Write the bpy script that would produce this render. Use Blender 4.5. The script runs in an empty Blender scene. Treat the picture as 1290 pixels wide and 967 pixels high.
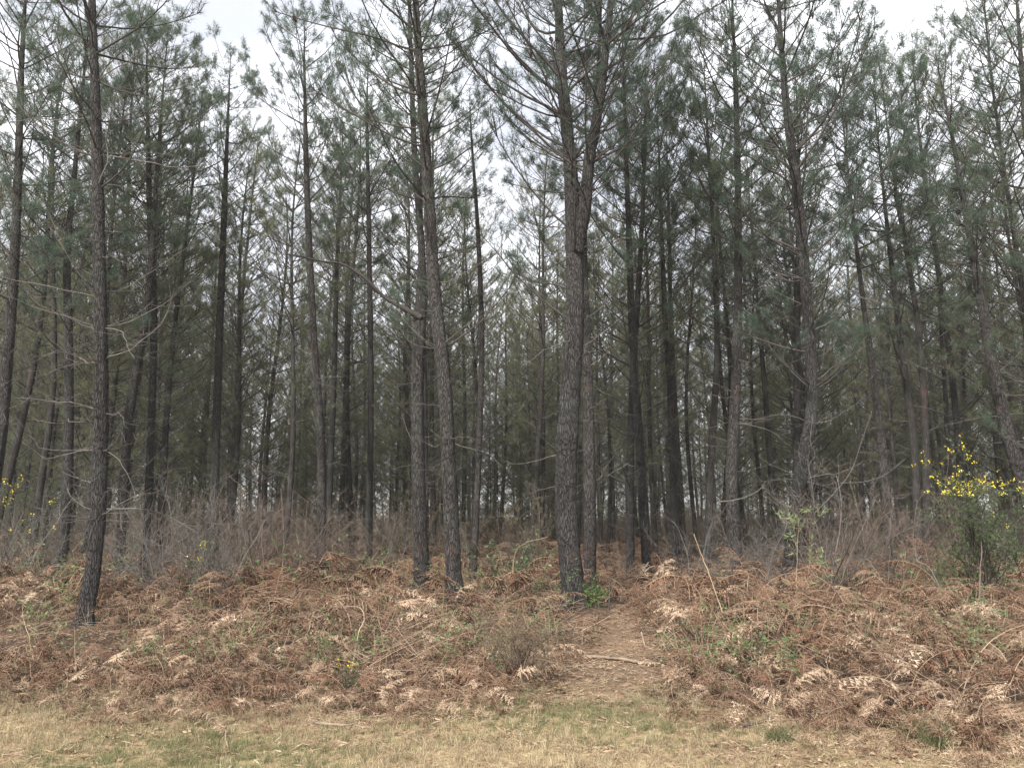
import bpy, math
import numpy as np
from mathutils import Vector
R = math.radians
SC = bpy.context.scene
COL = SC.collection
rng = np.random.default_rng(11)

# ------------------------------------------------------------------ camera
F, CX, CY, EYE, PITCH = 975.0, 645.0, 483.5, 1.55, R(9.7)
cam = bpy.data.objects.new('camera', bpy.data.cameras.new('camera'))
COL.objects.link(cam)
cam.location = (0, 0, EYE)
cam.rotation_euler = (R(90) + PITCH, 0, 0)
cam.data.sensor_width = 36.0
cam.data.lens = F / 1290 * 36.0
cam.data.clip_start = 0.05
cam.data.clip_end = 6000
SC.camera = cam

# ------------------------------------------------------------------ light
SUN_EL, SUN_AZ = R(40), R(207)      # azimuth measured clockwise from +Y: behind the camera, a little left
SC.view_settings.view_transform = 'Standard'
SC.view_settings.look = 'None'
SC.view_settings.gamma = 1.0
SC.view_settings.exposure = 1.2
try:
    SC.cycles.max_bounces = 8
    SC.cycles.diffuse_bounces = 4
    SC.cycles.transmission_bounces = 4
except Exception:
    pass
w = bpy.data.worlds.new('World')
SC.world = w
w.use_nodes = True
nt = w.node_tree
nt.nodes.clear()
out = nt.nodes.new('ShaderNodeOutputWorld')
sky = nt.nodes.new('ShaderNodeTexSky')
sky.sky_type = 'NISHITA'
sky.sun_disc = False
sky.sun_elevation = SUN_EL
sky.sun_rotation = SUN_AZ
bg1 = nt.nodes.new('ShaderNodeBackground')
bg1.inputs['Strength'].default_value = 0.1
nt.links.new(sky.outputs[0], bg1.inputs['Color'])
tc = nt.nodes.new('ShaderNodeTexCoord')
mp = nt.nodes.new('ShaderNodeMapping')
mp.inputs['Scale'].default_value = (1, 1, 1.8)
nt.links.new(tc.outputs['Generated'], mp.inputs['Vector'])
nz = nt.nodes.new('ShaderNodeTexNoise')
nz.inputs['Scale'].default_value = 3.2
nz.inputs['Detail'].default_value = 6
nz.inputs['Roughness'].default_value = 0.55
nt.links.new(mp.outputs[0], nz.inputs['Vector'])
cr = nt.nodes.new('ShaderNodeValToRGB')
cr.color_ramp.elements[0].position = 0.40
cr.color_ramp.elements[0].color = (0.50, 0.515, 0.57, 1)
cr.color_ramp.elements[1].position = 0.60
cr.color_ramp.elements[1].color = (0.95, 0.96, 1.0, 1)
nt.links.new(nz.outputs['Fac'], cr.inputs[0])
bg2 = nt.nodes.new('ShaderNodeBackground')
bg2.inputs['Strength'].default_value = 0.88
nt.links.new(cr.outputs[0], bg2.inputs['Color'])
mx = nt.nodes.new('ShaderNodeMixShader')
mx.inputs[0].default_value = 0.9
nt.links.new(bg1.outputs[0], mx.inputs[1])
nt.links.new(bg2.outputs[0], mx.inputs[2])
nt.links.new(mx.outputs[0], out.inputs['Surface'])

sun = bpy.data.objects.new('sun', bpy.data.lights.new('sun', 'SUN'))
COL.objects.link(sun)
sun.data.energy = 4.8
sun.data.angle = R(4)
sun.data.color = (1.0, 0.95, 0.87)
sdir = Vector((math.sin(SUN_AZ) * math.cos(SUN_EL), math.cos(SUN_AZ) * math.cos(SUN_EL), math.sin(SUN_EL)))
sun.rotation_euler = sdir.to_track_quat('Z', 'Y').to_euler()
sun.location = (-20, -40, 60)

# ------------------------------------------------------------------ camera maths: a pixel of the photograph to a place
cp, sp = math.cos(PITCH), math.sin(PITCH)

def ray(px, py):
    dx, dy = (px - CX) / F, (CY - py) / F
    return np.array([dx, cp - dy * sp, sp + dy * cp])

def at(px, py, Y):
    d = ray(px, py)
    return np.array([0, 0, EYE]) + d * (Y / d[1])

def depth(p):
    return p[1] * cp + (p[2] - EYE) * sp

def gz(x, y):
    x = np.asarray(x, float); y = np.asarray(y, float)
    b = 0.035 * np.sin(1.3 * x + .5) * np.sin(1.1 * y + .3) + 0.03 * np.sin(2.7 * x + 1.2 * y) + 0.02 * np.sin(4.1 * x - 3.3 * y)
    m = np.clip((y - 5.8) / 2.5, 0, 1)
    far = np.clip((y - 30) / 60, 0, 1)
    return b * (0.25 + 0.75 * m) + 0.05 * m + 0.3 * far * np.sin(x * 0.05 + 1)

def ground(px, py):
    d = ray(px, py)
    t = -EYE / d[2] if d[2] < 0 else 60
    p = np.array([0, 0, EYE]) + d * t
    p[2] = gz(p[0], p[1])
    return p

# ------------------------------------------------------------------ materials
def mat(name, rough=0.85):
    m = bpy.data.materials.new(name)
    m.use_nodes = True
    n = m.node_tree
    b = n.nodes['Principled BSDF']
    b.inputs['Roughness'].default_value = rough
    b.inputs['Specular IOR Level'].default_value = 0.2
    return m, n, b

def ramp(n, stops, src):
    r = n.nodes.new('ShaderNodeValToRGB')
    e = r.color_ramp.elements
    while len(e) < len(stops):
        e.new(0.5)
    for k, (p, c) in enumerate(stops):
        e[k].position = p
        e[k].color = (*c, 1)
    n.links.new(src, r.inputs[0])
    return r.outputs[0]

def node(n, t, **kw):
    x = n.nodes.new(t)
    for k, v in kw.items():
        x.inputs[k].default_value = v
    return x

def math_node(n, op, a, b):
    x = n.nodes.new('ShaderNodeMath')
    x.operation = op
    for i, v in enumerate((a, b)):
        if isinstance(v, (int, float)):
            x.inputs[i].default_value = v
        else:
            n.links.new(v, x.inputs[i])
    return x.outputs[0]

def mixc(n, fac, a, b, mode='MIX'):
    x = n.nodes.new('ShaderNodeMix')
    x.data_type = 'RGBA'
    x.blend_type = mode
    for s, v in ((0, fac), (6, a), (7, b)):
        if isinstance(v, (int, float)):
            x.inputs[s].default_value = v
        elif isinstance(v, tuple):
            x.inputs[s].default_value = (*v, 1)
        else:
            n.links.new(v, x.inputs[s])
    return x.outputs[2]

def leafy(name, stops, trans=0.35, rough=0.6, island=0.45):
    """thin leaf or needle material: colour by object and by single leaf, some light passes through"""
    m, n, b = mat(name, rough)
    oi = n.nodes.new('ShaderNodeObjectInfo')
    ge = n.nodes.new('ShaderNodeNewGeometry')
    v = math_node(n, 'ADD', math_node(n, 'MULTIPLY', oi.outputs['Random'], 1 - island), math_node(n, 'MULTIPLY', ge.outputs['Random Per Island'], island))
    c = ramp(n, stops, v)
    n.links.new(c, b.inputs['Base Color'])
    t = n.nodes.new('ShaderNodeBsdfTranslucent')
    n.links.new(c, t.inputs['Color'])
    mxs = n.nodes.new('ShaderNodeMixShader')
    mxs.inputs[0].default_value = trans
    o = n.nodes['Material Output']
    n.links.new(b.outputs[0], mxs.inputs[1])
    n.links.new(t.outputs[0], mxs.inputs[2])
    n.links.new(mxs.outputs[0], o.inputs['Surface'])
    return m

def bark_mat(name, dark, mid, light, bump=1.0):
    m, n, b = mat(name, 0.92)
    tcn = n.nodes.new('ShaderNodeTexCoord')
    mpn = n.nodes.new('ShaderNodeMapping')
    mpn.inputs['Scale'].default_value = (1, 1, 0.15)
    n.links.new(tcn.outputs['Object'], mpn.inputs['Vector'])
    wob = node(n, 'ShaderNodeTexNoise', Scale=9.0, Detail=3.0)
    n.links.new(mpn.outputs[0], wob.inputs['Vector'])
    add = n.nodes.new('ShaderNodeMixRGB'); add.blend_type = 'LINEAR_LIGHT'; add.inputs[0].default_value = 0.03
    n.links.new(mpn.outputs[0], add.inputs[1]); n.links.new(wob.outputs['Color'], add.inputs[2])
    vo = n.nodes.new('ShaderNodeTexVoronoi'); vo.feature = 'DISTANCE_TO_EDGE'
    vo.inputs['Scale'].default_value = 46.0
    n.links.new(add.outputs[0], vo.inputs['Vector'])
    vc = n.nodes.new('ShaderNodeTexVoronoi'); vc.inputs['Scale'].default_value = 46.0
    n.links.new(add.outputs[0], vc.inputs['Vector'])
    fine = node(n, 'ShaderNodeTexNoise', Scale=110.0, Detail=5.0, Roughness=0.7)
    n.links.new(mpn.outputs[0], fine.inputs['Vector'])
    edge = n.nodes.new('ShaderNodeMapRange')
    edge.inputs['From Max'].default_value = 0.16
    n.links.new(vo.outputs['Distance'], edge.inputs['Value'])
    sepc = n.nodes.new('ShaderNodeSeparateColor')
    n.links.new(vc.outputs['Color'], sepc.inputs[0])
    val = math_node(n, 'ADD', math_node(n, 'MULTIPLY', sepc.outputs[0], 0.5), math_node(n, 'MULTIPLY', fine.outputs['Fac'], 0.5))
    plate = ramp(n, [(0.25, mid), (0.7, light)], val)
    col = mixc(n, edge.outputs[0], dark, plate)
    big = node(n, 'ShaderNodeTexNoise', Scale=1.6, Detail=3.0)
    n.links.new(tcn.outputs['Object'], big.inputs['Vector'])
    lich = n.nodes.new('ShaderNodeMapRange')
    lich.inputs['From Min'].default_value = 0.5; lich.inputs['From Max'].default_value = 0.75
    lich.inputs['To Max'].default_value = 0.35
    n.links.new(big.outputs['Fac'], lich.inputs['Value'])
    col = mixc(n, lich.outputs[0], col, (0.085, 0.095, 0.083))
    red = n.nodes.new('ShaderNodeMapRange')
    red.inputs['From Min'].default_value = 0.40; red.inputs['From Max'].default_value = 0.22
    red.inputs['To Max'].default_value = 0.55
    n.links.new(big.outputs['Fac'], red.inputs['Value'])
    col = mixc(n, red.outputs[0], col, (0.085, 0.056, 0.046))
    oi = n.nodes.new('ShaderNodeObjectInfo')
    col = mixc(n, 1.0, col, ramp(n, [(0, (0.78, 0.78, 0.8)), (1, (1.15, 1.1, 1.06))], oi.outputs['Random']), 'MULTIPLY')
    n.links.new(col, b.inputs['Base Color'])
    h = math_node(n, 'ADD', math_node(n, 'MULTIPLY', edge.outputs[0], 1.2), math_node(n, 'MULTIPLY', fine.outputs['Fac'], 0.35))
    bp = n.nodes.new('ShaderNodeBump')
    bp.inputs['Strength'].default_value = bump
    bp.inputs['Distance'].default_value = 0.02
    n.links.new(h, bp.inputs['Height'])
    n.links.new(bp.outputs[0], b.inputs['Normal'])
    return m

def wood_mat(name, a, c, scale=18.0):
    m, n, b = mat(name, 0.9)
    tcn = n.nodes.new('ShaderNodeTexCoord')
    no = node(n, 'ShaderNodeTexNoise', Scale=scale, Detail=4.0)
    n.links.new(tcn.outputs['Object'], no.inputs['Vector'])
    ge = n.nodes.new('ShaderNodeNewGeometry')
    v = math_node(n, 'ADD', math_node(n, 'MULTIPLY', no.outputs['Fac'], 0.6), math_node(n, 'MULTIPLY', ge.outputs['Random Per Island'], 0.4))
    n.links.new(ramp(n, [(0.25, a), (0.75, c)], v), b.inputs['Base Color'])
    return m

M = {}
M['bark'] = bark_mat('pine_bark', (0.012, 0.011, 0.011), (0.033, 0.031, 0.031), (0.060, 0.056, 0.056))
M['bark_thin'] = bark_mat('young_pine_bark', (0.012, 0.011, 0.011), (0.023, 0.0215, 0.022), (0.044, 0.041, 0.041), 0.6)
M['limb'] = wood_mat('live_branch_bark', (0.025, 0.022, 0.021), (0.065, 0.057, 0.053))
M['deadwood'] = wood_mat('grey_dead_twig', (0.045, 0.041, 0.039), (0.165, 0.152, 0.142))
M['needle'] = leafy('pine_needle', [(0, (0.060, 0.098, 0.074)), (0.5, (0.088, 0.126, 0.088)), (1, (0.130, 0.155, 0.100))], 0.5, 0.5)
M['needle_far_lit'] = leafy('pine_needle_olive_lit', [(0, (0.105, 0.124, 0.074)), (0.5, (0.142, 0.154, 0.088)), (1, (0.185, 0.185, 0.108))], 0.58, 0.55)  # olive needles, colour lightened to paint in light passing through the far crowns
M['cone'] = wood_mat('pine_cone_scale', (0.035, 0.025, 0.02), (0.09, 0.06, 0.045), 60)
M['bracken'] = leafy('dead_bracken', [(0, (0.040, 0.022, 0.016)), (0.3, (0.100, 0.053, 0.034)), (0.55, (0.180, 0.105, 0.067)), (0.8, (0.130, 0.088, 0.064)), (1, (0.34, 0.245, 0.165))], 0.3, 0.75, 0.35)
M['bracken_pale'] = leafy('pale_dead_bracken', [(0, (0.22, 0.14, 0.095)), (0.5, (0.36, 0.26, 0.18)), (1, (0.56, 0.44, 0.33))], 0.3, 0.7, 0.35)
M['bracken_rust'] = leafy('rust_bracken', [(0, (0.050, 0.023, 0.015)), (0.5, (0.105, 0.050, 0.030)), (1, (0.18, 0.095, 0.057))], 0.3, 0.75, 0.35)
M['stalk'] = wood_mat('dry_stalk', (0.11, 0.070, 0.048), (0.36, 0.275, 0.195), 9)
M['leaf'] = leafy('bramble_leaf', [(0, (0.05, 0.085, 0.03)), (0.5, (0.09, 0.13, 0.05)), (1, (0.20, 0.23, 0.12))], 0.25, 0.45, 0.7)
M['evergreen'] = leafy('holly_leaf', [(0, (0.035, 0.065, 0.03)), (0.6, (0.065, 0.10, 0.045)), (1, (0.16, 0.20, 0.11))], 0.2, 0.4, 0.7)
M['gorse'] = leafy('gorse_spine', [(0, (0.05, 0.078, 0.036)), (0.6, (0.09, 0.122, 0.055)), (1, (0.17, 0.185, 0.09))], 0.25, 0.6, 0.7)
M['petal'] = leafy('gorse_petal', [(0, (0.62, 0.47, 0.02)), (0.6, (0.80, 0.66, 0.05)), (1, (0.85, 0.78, 0.25))], 0.3, 0.5, 0.9)
M['broom'] = leafy('broom_stem', [(0, (0.10, 0.14, 0.06)), (1, (0.20, 0.24, 0.12))], 0.2, 0.6, 0.8)
M['bright'] = leafy('fresh_leaf', [(0, (0.05, 0.10, 0.03)), (1, (0.10, 0.17, 0.05))], 0.35, 0.5, 0.8)
M['heath'] = leafy('heath_leaf', [(0, (0.09, 0.07, 0.045)), (0.5, (0.15, 0.125, 0.075)), (1, (0.25, 0.19, 0.12))], 0.25, 0.8, 0.8)
M['olive'] = leafy('olive_brush_leaf', [(0, (0.085, 0.085, 0.048)), (0.5, (0.125, 0.12, 0.068)), (1, (0.18, 0.16, 0.10))], 0.4, 0.7, 0.6)
M['straw'] = leafy('straw_grass', [(0, (0.20, 0.15, 0.092)), (0.5, (0.34, 0.275, 0.175)), (1, (0.53, 0.455, 0.31))], 0.3, 0.7, 0.6)
M['green_grass'] = leafy('green_grass', [(0, (0.085, 0.10, 0.045)), (0.5, (0.165, 0.172, 0.085)), (1, (0.33, 0.30, 0.17))], 0.35, 0.6, 0.6)
M['olive_grass'] = leafy('olive_grass', [(0, (0.06, 0.08, 0.035)), (0.6, (0.10, 0.12, 0.055)), (1, (0.24, 0.22, 0.12))], 0.3, 0.6, 0.8)
M['litter'] = leafy('needle_litter', [(0, (0.085, 0.052, 0.034)), (0.5, (0.19, 0.122, 0.078)), (1, (0.34, 0.245, 0.165))], 0.1, 0.85, 0.6)
M['stump'] = wood_mat('dark_stump_wood', (0.03, 0.03, 0.03), (0.10, 0.10, 0.095), 25)
M['torn'] = wood_mat('pale_torn_wood', (0.30, 0.26, 0.21), (0.52, 0.47, 0.40), 25)
M['weathered'] = wood_mat('weathered_stick', (0.09, 0.066, 0.050), (0.26, 0.205, 0.155), 14)
M['haze_twig'] = wood_mat('purple_grey_twig', (0.065, 0.050, 0.042), (0.17, 0.130, 0.108), 12)

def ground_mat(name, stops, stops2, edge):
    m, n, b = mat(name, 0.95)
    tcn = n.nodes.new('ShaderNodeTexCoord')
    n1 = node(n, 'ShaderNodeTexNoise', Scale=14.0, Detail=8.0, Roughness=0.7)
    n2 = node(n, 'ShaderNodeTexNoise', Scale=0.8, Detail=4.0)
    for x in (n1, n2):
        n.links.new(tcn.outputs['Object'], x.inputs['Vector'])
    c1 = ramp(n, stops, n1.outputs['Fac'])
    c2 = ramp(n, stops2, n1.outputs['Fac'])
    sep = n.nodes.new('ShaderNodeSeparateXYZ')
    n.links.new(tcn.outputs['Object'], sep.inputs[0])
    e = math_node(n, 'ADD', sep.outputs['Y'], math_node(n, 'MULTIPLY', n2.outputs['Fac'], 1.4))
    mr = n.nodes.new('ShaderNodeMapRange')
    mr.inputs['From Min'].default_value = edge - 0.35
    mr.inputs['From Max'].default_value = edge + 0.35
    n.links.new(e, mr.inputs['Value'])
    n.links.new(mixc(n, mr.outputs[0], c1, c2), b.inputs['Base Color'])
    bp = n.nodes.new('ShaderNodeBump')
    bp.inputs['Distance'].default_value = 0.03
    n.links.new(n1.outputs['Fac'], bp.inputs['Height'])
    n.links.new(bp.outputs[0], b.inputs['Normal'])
    return m
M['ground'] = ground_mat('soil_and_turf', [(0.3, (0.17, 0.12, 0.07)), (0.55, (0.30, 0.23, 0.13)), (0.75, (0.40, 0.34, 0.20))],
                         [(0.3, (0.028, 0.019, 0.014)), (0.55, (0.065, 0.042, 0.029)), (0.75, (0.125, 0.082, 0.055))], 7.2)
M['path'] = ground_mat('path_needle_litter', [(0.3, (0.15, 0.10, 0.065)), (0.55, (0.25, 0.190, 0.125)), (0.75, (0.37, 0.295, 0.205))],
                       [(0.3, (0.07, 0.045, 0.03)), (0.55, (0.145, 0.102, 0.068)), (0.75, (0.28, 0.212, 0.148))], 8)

# ------------------------------------------------------------------ mesh helpers
def unit(v):
    return v / (np.linalg.norm(v, axis=-1, keepdims=True) + 1e-9)

class Buf:
    def __init__(s):
        s.v, s.t, s.q, s.tm, s.qm, s.n = [], [], [], [], [], 0
    def tris(s, v, f, m=0):
        s.v.append(v.reshape(-1, 3)); s.t.append(f + s.n); s.tm.append(np.full(len(f), m)); s.n += len(v.reshape(-1, 3))
    def quads(s, v, f, m=0):
        s.v.append(v.reshape(-1, 3)); s.q.append(f + s.n); s.qm.append(np.full(len(f), m)); s.n += len(v.reshape(-1, 3))
    def mesh(s, name, mats, smooth=False):
        me = bpy.data.meshes.new(name)
        v = np.concatenate(s.v) if s.v else np.zeros((0, 3))
        t = np.concatenate(s.t) if s.t else np.zeros((0, 3), int)
        q = np.concatenate(s.q) if s.q else np.zeros((0, 4), int)
        me.vertices.add(len(v)); me.vertices.foreach_set('co', v.astype(np.float32).ravel())
        loops = np.concatenate([t.ravel(), q.ravel()]).astype(np.int32)
        me.loops.add(len(loops)); me.loops.foreach_set('vertex_index', loops)
        ls = np.concatenate([np.arange(len(t)) * 3, len(t) * 3 + np.arange(len(q)) * 4]).astype(np.int32)
        me.polygons.add(len(ls)); me.polygons.foreach_set('loop_start', ls)
        mi = np.concatenate(s.tm + s.qm).astype(np.int32) if (s.tm or s.qm) else np.zeros(0, np.int32)
        me.polygons.foreach_set('material_index', mi)
        me.polygons.foreach_set('use_smooth', np.full(len(ls), smooth))
        for m in mats:
            me.materials.append(M[m])
        me.update(calc_edges=True)
        return me

def tube(pts, rad, sides, twist=None):
    """pts (B,N,3), rad (B,N): verts (B*N*sides,3) and quads"""
    B, N, _ = pts.shape
    T = unit(np.gradient(pts, axis=1))
    mean = unit(T.mean(axis=1))
    ref = np.where(np.abs(mean[:, 2:3]) > 0.8, np.array([[1., 0, 0]]), np.array([[0, 0, 1.]]))[:, None, :]
    U = unit(np.cross(T, np.broadcast_to(ref, T.shape)))
    V = np.cross(T, U)
    a = np.arange(sides) / sides * 2 * np.pi
    r = rad[:, :, None, None]
    v = pts[:, :, None, :] + r * (np.cos(a)[None, None, :, None] * U[:, :, None, :] + np.sin(a)[None, None, :, None] * V[:, :, None, :])
    i = np.arange(N - 1)[:, None] * sides
    k = np.arange(sides)[None, :]
    f = np.stack([i + k, i + (k + 1) % sides, i + sides + (k + 1) % sides, i + sides + k], -1).reshape(-1, 4)
    f = (f[None] + (np.arange(B) * N * sides)[:, None, None]).reshape(-1, 4)
    return v.reshape(-1, 3), f

def grow(g, P0, D, L, N, wob=0.1, lift=0.0):
    B = len(P0)
    s = np.linspace(0, 1, N)[None, :, None]
    nz_ = np.cumsum(g.normal(0, 1, (B, N, 3)) * np.broadcast_to(np.reshape(wob, (-1, 1, 1)), (B, 1, 1)), axis=1)
    lf = np.asarray(lift) if np.ndim(lift) else np.full(B, lift)
    d = D[:, None, :] + nz_ + lf[:, None, None] * s * np.array([0, 0, 1.])
    d = unit(d)
    step = (L / (N - 1))[:, None, None]
    p = np.concatenate([np.zeros((B, 1, 3)), np.cumsum(d[:, :-1] * step, axis=1)], axis=1)
    return P0[:, None, :] + p

def sample(pts, idx, s):
    N = pts.shape[1]
    x = np.clip(s, 0, 0.9999) * (N - 1)
    i = x.astype(int); fr = (x - i)[:, None]
    a, b = pts[idx, i], pts[idx, i + 1]
    return a * (1 - fr) + b * fr, unit(b - a)

def needles(g, C, A, n, length, width, spread=(15, 82), back=0.12):
    """n thin needles in a tuft at each centre C along axis A"""
    B = len(C)
    if B == 0:
        return np.zeros((0, 3)), np.zeros((0, 3), int)
    C = np.repeat(C, n, 0); A = np.repeat(A, n, 0)
    r = unit(g.normal(size=(B * n, 3)))
    perp = unit(np.cross(A, r))
    phi = np.radians(g.uniform(*spread, B * n))[:, None]
    d = A * np.cos(phi) + perp * np.sin(phi)
    base = C - A * g.uniform(0, back, (B * n, 1))
    Ln = (length * g.uniform(0.7, 1.15, B * n))[:, None]
    sdv = unit(np.cross(d, unit(g.normal(size=(B * n, 3))))) * (width / 2)
    tip = base + d * Ln
    tip[:, 2] -= 0.12 * Ln[:, 0] * g.uniform(0, 1, B * n)
    v = np.stack([base - sdv, base + sdv, tip], 1)
    return v.reshape(-1, 3), np.arange(B * n * 3).reshape(-1, 3)

def leaves(g, C, size, aspect=0.55, flat=0.5):
    """four-cornered leaves (rhomb, folded) at points C"""
    B = len(C)
    d = unit(g.normal(size=(B, 3)) * np.array([1, 1, 1 - flat]))
    s = unit(np.cross(d, unit(g.normal(size=(B, 3)) * np.array([.5, .5, 1]))))
    u = np.cross(s, d)
    z = (size * g.uniform(0.6, 1.3, B))[:, None]
    v = np.stack([C, C + d * z * .5 + s * z * aspect * .5 + u * z * .08, C + d * z, C + d * z * .5 - s * z * aspect * .5 + u * z * .08], 1)
    return v.reshape(-1, 3), np.arange(B * 4).reshape(-1, 4)

# ------------------------------------------------------------------ objects
def link(name, me, parent=None, loc=None):
    o = bpy.data.objects.new(name, me)
    COL.objects.link(o)
    if parent is not None:
        o.parent = parent
    if loc is not None:
        o.location = loc
    return o

def tag(o, label=None, cat=None, group=None, kind=None):
    if label: o['label'] = label
    if cat: o['category'] = cat
    if group: o['group'] = group
    if kind: o['kind'] = kind
    return o

def thing(name, label, cat, loc, group=None, rz=0.0):
    o = link(name, None, None, Vector([float(c) for c in loc]))
    o.rotation_euler = (0, 0, rz)
    return tag(o, label, cat, group)

def copy_thing(root, loc, rz=0.0, scale=1.0, label=None, group=None, tilt=(0, 0)):
    c = root.copy(); COL.objects.link(c)
    c.location = Vector([float(x) for x in loc]); c.rotation_euler = (tilt[0], tilt[1], rz); c.scale = (scale,) * 3 if np.ndim(scale) == 0 else scale
    for ch in root.children:
        d = ch.copy(); COL.objects.link(d); d.parent = c
    return tag(c, label, None, group)

def scatter(name, P, Rt, S, I, protos):
    """one object of stuff: instances of the proto meshes on points"""
    cl = bpy.data.collections.new(name + '_kinds')
    for k, (me) in enumerate(protos):
        cl.objects.link(bpy.data.objects.new('%s_kind_%02d' % (name, k), me))
    me = bpy.data.meshes.new(name)
    me.vertices.add(len(P)); me.vertices.foreach_set('co', np.asarray(P, np.float32).ravel())
    me.attributes.new('rot', 'FLOAT_VECTOR', 'POINT').data.foreach_set('vector', np.asarray(Rt, np.float32).ravel())
    me.attributes.new('scl', 'FLOAT', 'POINT').data.foreach_set('value', np.asarray(S, np.float32).ravel())
    me.attributes.new('idx', 'INT', 'POINT').data.foreach_set('value', np.asarray(I, np.int32).ravel())
    o = link(name, me)
    tree = bpy.data.node_groups.new(name + '_nodes', 'GeometryNodeTree')
    tree.interface.new_socket('Geometry', in_out='INPUT', socket_type='NodeSocketGeometry')
    tree.interface.new_socket('Geometry', in_out='OUTPUT', socket_type='NodeSocketGeometry')
    gi = tree.nodes.new('NodeGroupInput'); go = tree.nodes.new('NodeGroupOutput')
    ci = tree.nodes.new('GeometryNodeCollectionInfo')
    ci.inputs[0].default_value = cl; ci.inputs[1].default_value = True; ci.inputs[2].default_value = True
    ip = tree.nodes.new('GeometryNodeInstanceOnPoints')
    ip.inputs['Pick Instance'].default_value = True
    def attr(nm, ty):
        a = tree.nodes.new('GeometryNodeInputNamedAttribute'); a.data_type = ty; a.inputs[0].default_value = nm
        return [x for x in a.outputs if x.enabled and x.name == 'Attribute'][0]
    e = tree.nodes.new('FunctionNodeEulerToRotation')
    L = tree.links.new
    L(attr('rot', 'FLOAT_VECTOR'), e.inputs[0]); L(e.outputs[0], ip.inputs['Rotation'])
    L(attr('scl', 'FLOAT'), ip.inputs['Scale']); L(attr('idx', 'INT'), ip.inputs['Instance Index'])
    L(gi.outputs[0], ip.inputs['Points']); L(ci.outputs[0], ip.inputs['Instance']); L(ip.outputs[0], go.inputs[0])
    o.modifiers.new('scatter', 'NODES').node_group = tree
    return tag(o, kind='stuff')

# ------------------------------------------------------------------ ground
def axis(a, stops):
    out_ = [a]
    for end, st in stops:
        out_ += list(np.arange(out_[-1] + st, end + 1e-6, st))
    return np.array(out_)
gx = np.concatenate([-axis(12, [(40, 1.2), (200, 12), (1500, 130)])[::-1], axis(-11.85, [(11.85, 0.15)]), axis(12, [(40, 1.2), (200, 12), (1500, 130)])])
gy = axis(-600, [(-40, 70), (0, 4), (3, 0.5), (24, 0.15), (60, 1.2), (200, 12), (1500, 130)])
X, Y = np.meshgrid(gx, gy)
V = np.stack([X, Y, gz(X, Y)], -1).reshape(-1, 3)
nx, ny = len(gx), len(gy)
ii = (np.arange(ny - 1)[:, None] * nx + np.arange(nx - 1)[None, :]).ravel()
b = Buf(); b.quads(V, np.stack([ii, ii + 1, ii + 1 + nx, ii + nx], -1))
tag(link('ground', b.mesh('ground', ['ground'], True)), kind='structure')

PATH = [ground(748, 890), ground(772, 862), ground(783, 825), ground(781, 800), ground(783, 782), ground(786, 770)]
PATHW = [0.46, 0.54, 0.40, 0.28, 0.22, 0.16]
pp = np.array(PATH); ys = np.linspace(pp[0, 1], pp[-1, 1], 60)
pxs = np.interp(ys, pp[:, 1], pp[:, 0]); pws = np.interp(ys, pp[:, 1], PATHW)
def on_path(x, y, extra=0.0):
    return (np.abs(x - np.interp(y, ys, pxs)) < np.interp(y, ys, pws) + extra) & (y > ys[0]) & (y < ys[-1])
us = np.linspace(-1, 1, 9)
gxp = pxs[:, None] + us[None, :] * (pws[:, None] * (1 + 0.18 * np.sin(ys * 5)[:, None]) + 0.08 * np.sin(ys * 13)[:, None])
gyp = np.repeat(ys[:, None], 9, 1)
V = np.stack([gxp, gyp, gz(gxp, gyp) + 0.012 - 0.02 * (np.abs(us) ** 6)[None, :]], -1).reshape(-1, 3)
ii = (np.arange(59)[:, None] * 9 + np.arange(8)[None, :]).ravel()
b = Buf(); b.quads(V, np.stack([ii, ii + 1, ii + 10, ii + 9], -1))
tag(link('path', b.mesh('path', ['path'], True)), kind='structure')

# ------------------------------------------------------------------ pine trees
def smooth_line(P, n):
    """resample a polyline of points P (k,d) by a Catmull-Rom curve, n samples"""
    P = np.asarray(P, float); k = len(P)
    Q = np.concatenate([[2 * P[0] - P[1]], P, [2 * P[-1] - P[-2]]])
    x = np.linspace(0, k - 1 - 1e-6, n); i = x.astype(int); t = (x - i)[:, None]
    a, b_, c, d = Q[i], Q[i + 1], Q[i + 2], Q[i + 3]
    return 0.5 * (2 * b_ + (c - a) * t + (2 * a - 5 * b_ + 4 * c - d) * t ** 2 + (3 * b_ - a - 3 * c + d) * t ** 3)

def trunk_mesh(g, buf, pts, rad, sides, rough, flare=True, m=0):
    pts = pts[None]; r = rad[None].copy()
    v, f = tube(pts, r, sides)
    N = pts.shape[1]
    vv = v.reshape(N, sides, 3)
    c = pts[0][:, None, :]
    off = vv - c
    a = np.arange(sides) / sides * 2 * np.pi
    z = pts[0][:, 2][:, None]
    ph = g.uniform(0, 6, 8)
    n = 0.04 * np.sin(3 * a + ph[0] + z * 0.7) + 0.03 * np.sin(5 * a + ph[1] - z * 1.1) + 0.03 * np.sin(z * 9 + 2 * a + ph[2])
    n = -0.06 + n * 0.8 + rough * g.normal(0, 1, (N, sides)) * (0.5 + 0.5 * np.sin(9 * a + ph[3] + 2 * np.sin(z * 3)))
    if flare:
        n = n + np.exp(-np.clip(z - 0.02, 0, 9) / 0.22) * (0.40 + 0.22 * np.sin(4 * a + ph[4]))
    vv = c + off * (1 + n)[:, :, None]
    buf.quads(vv.reshape(-1, 3), f, m)

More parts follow.
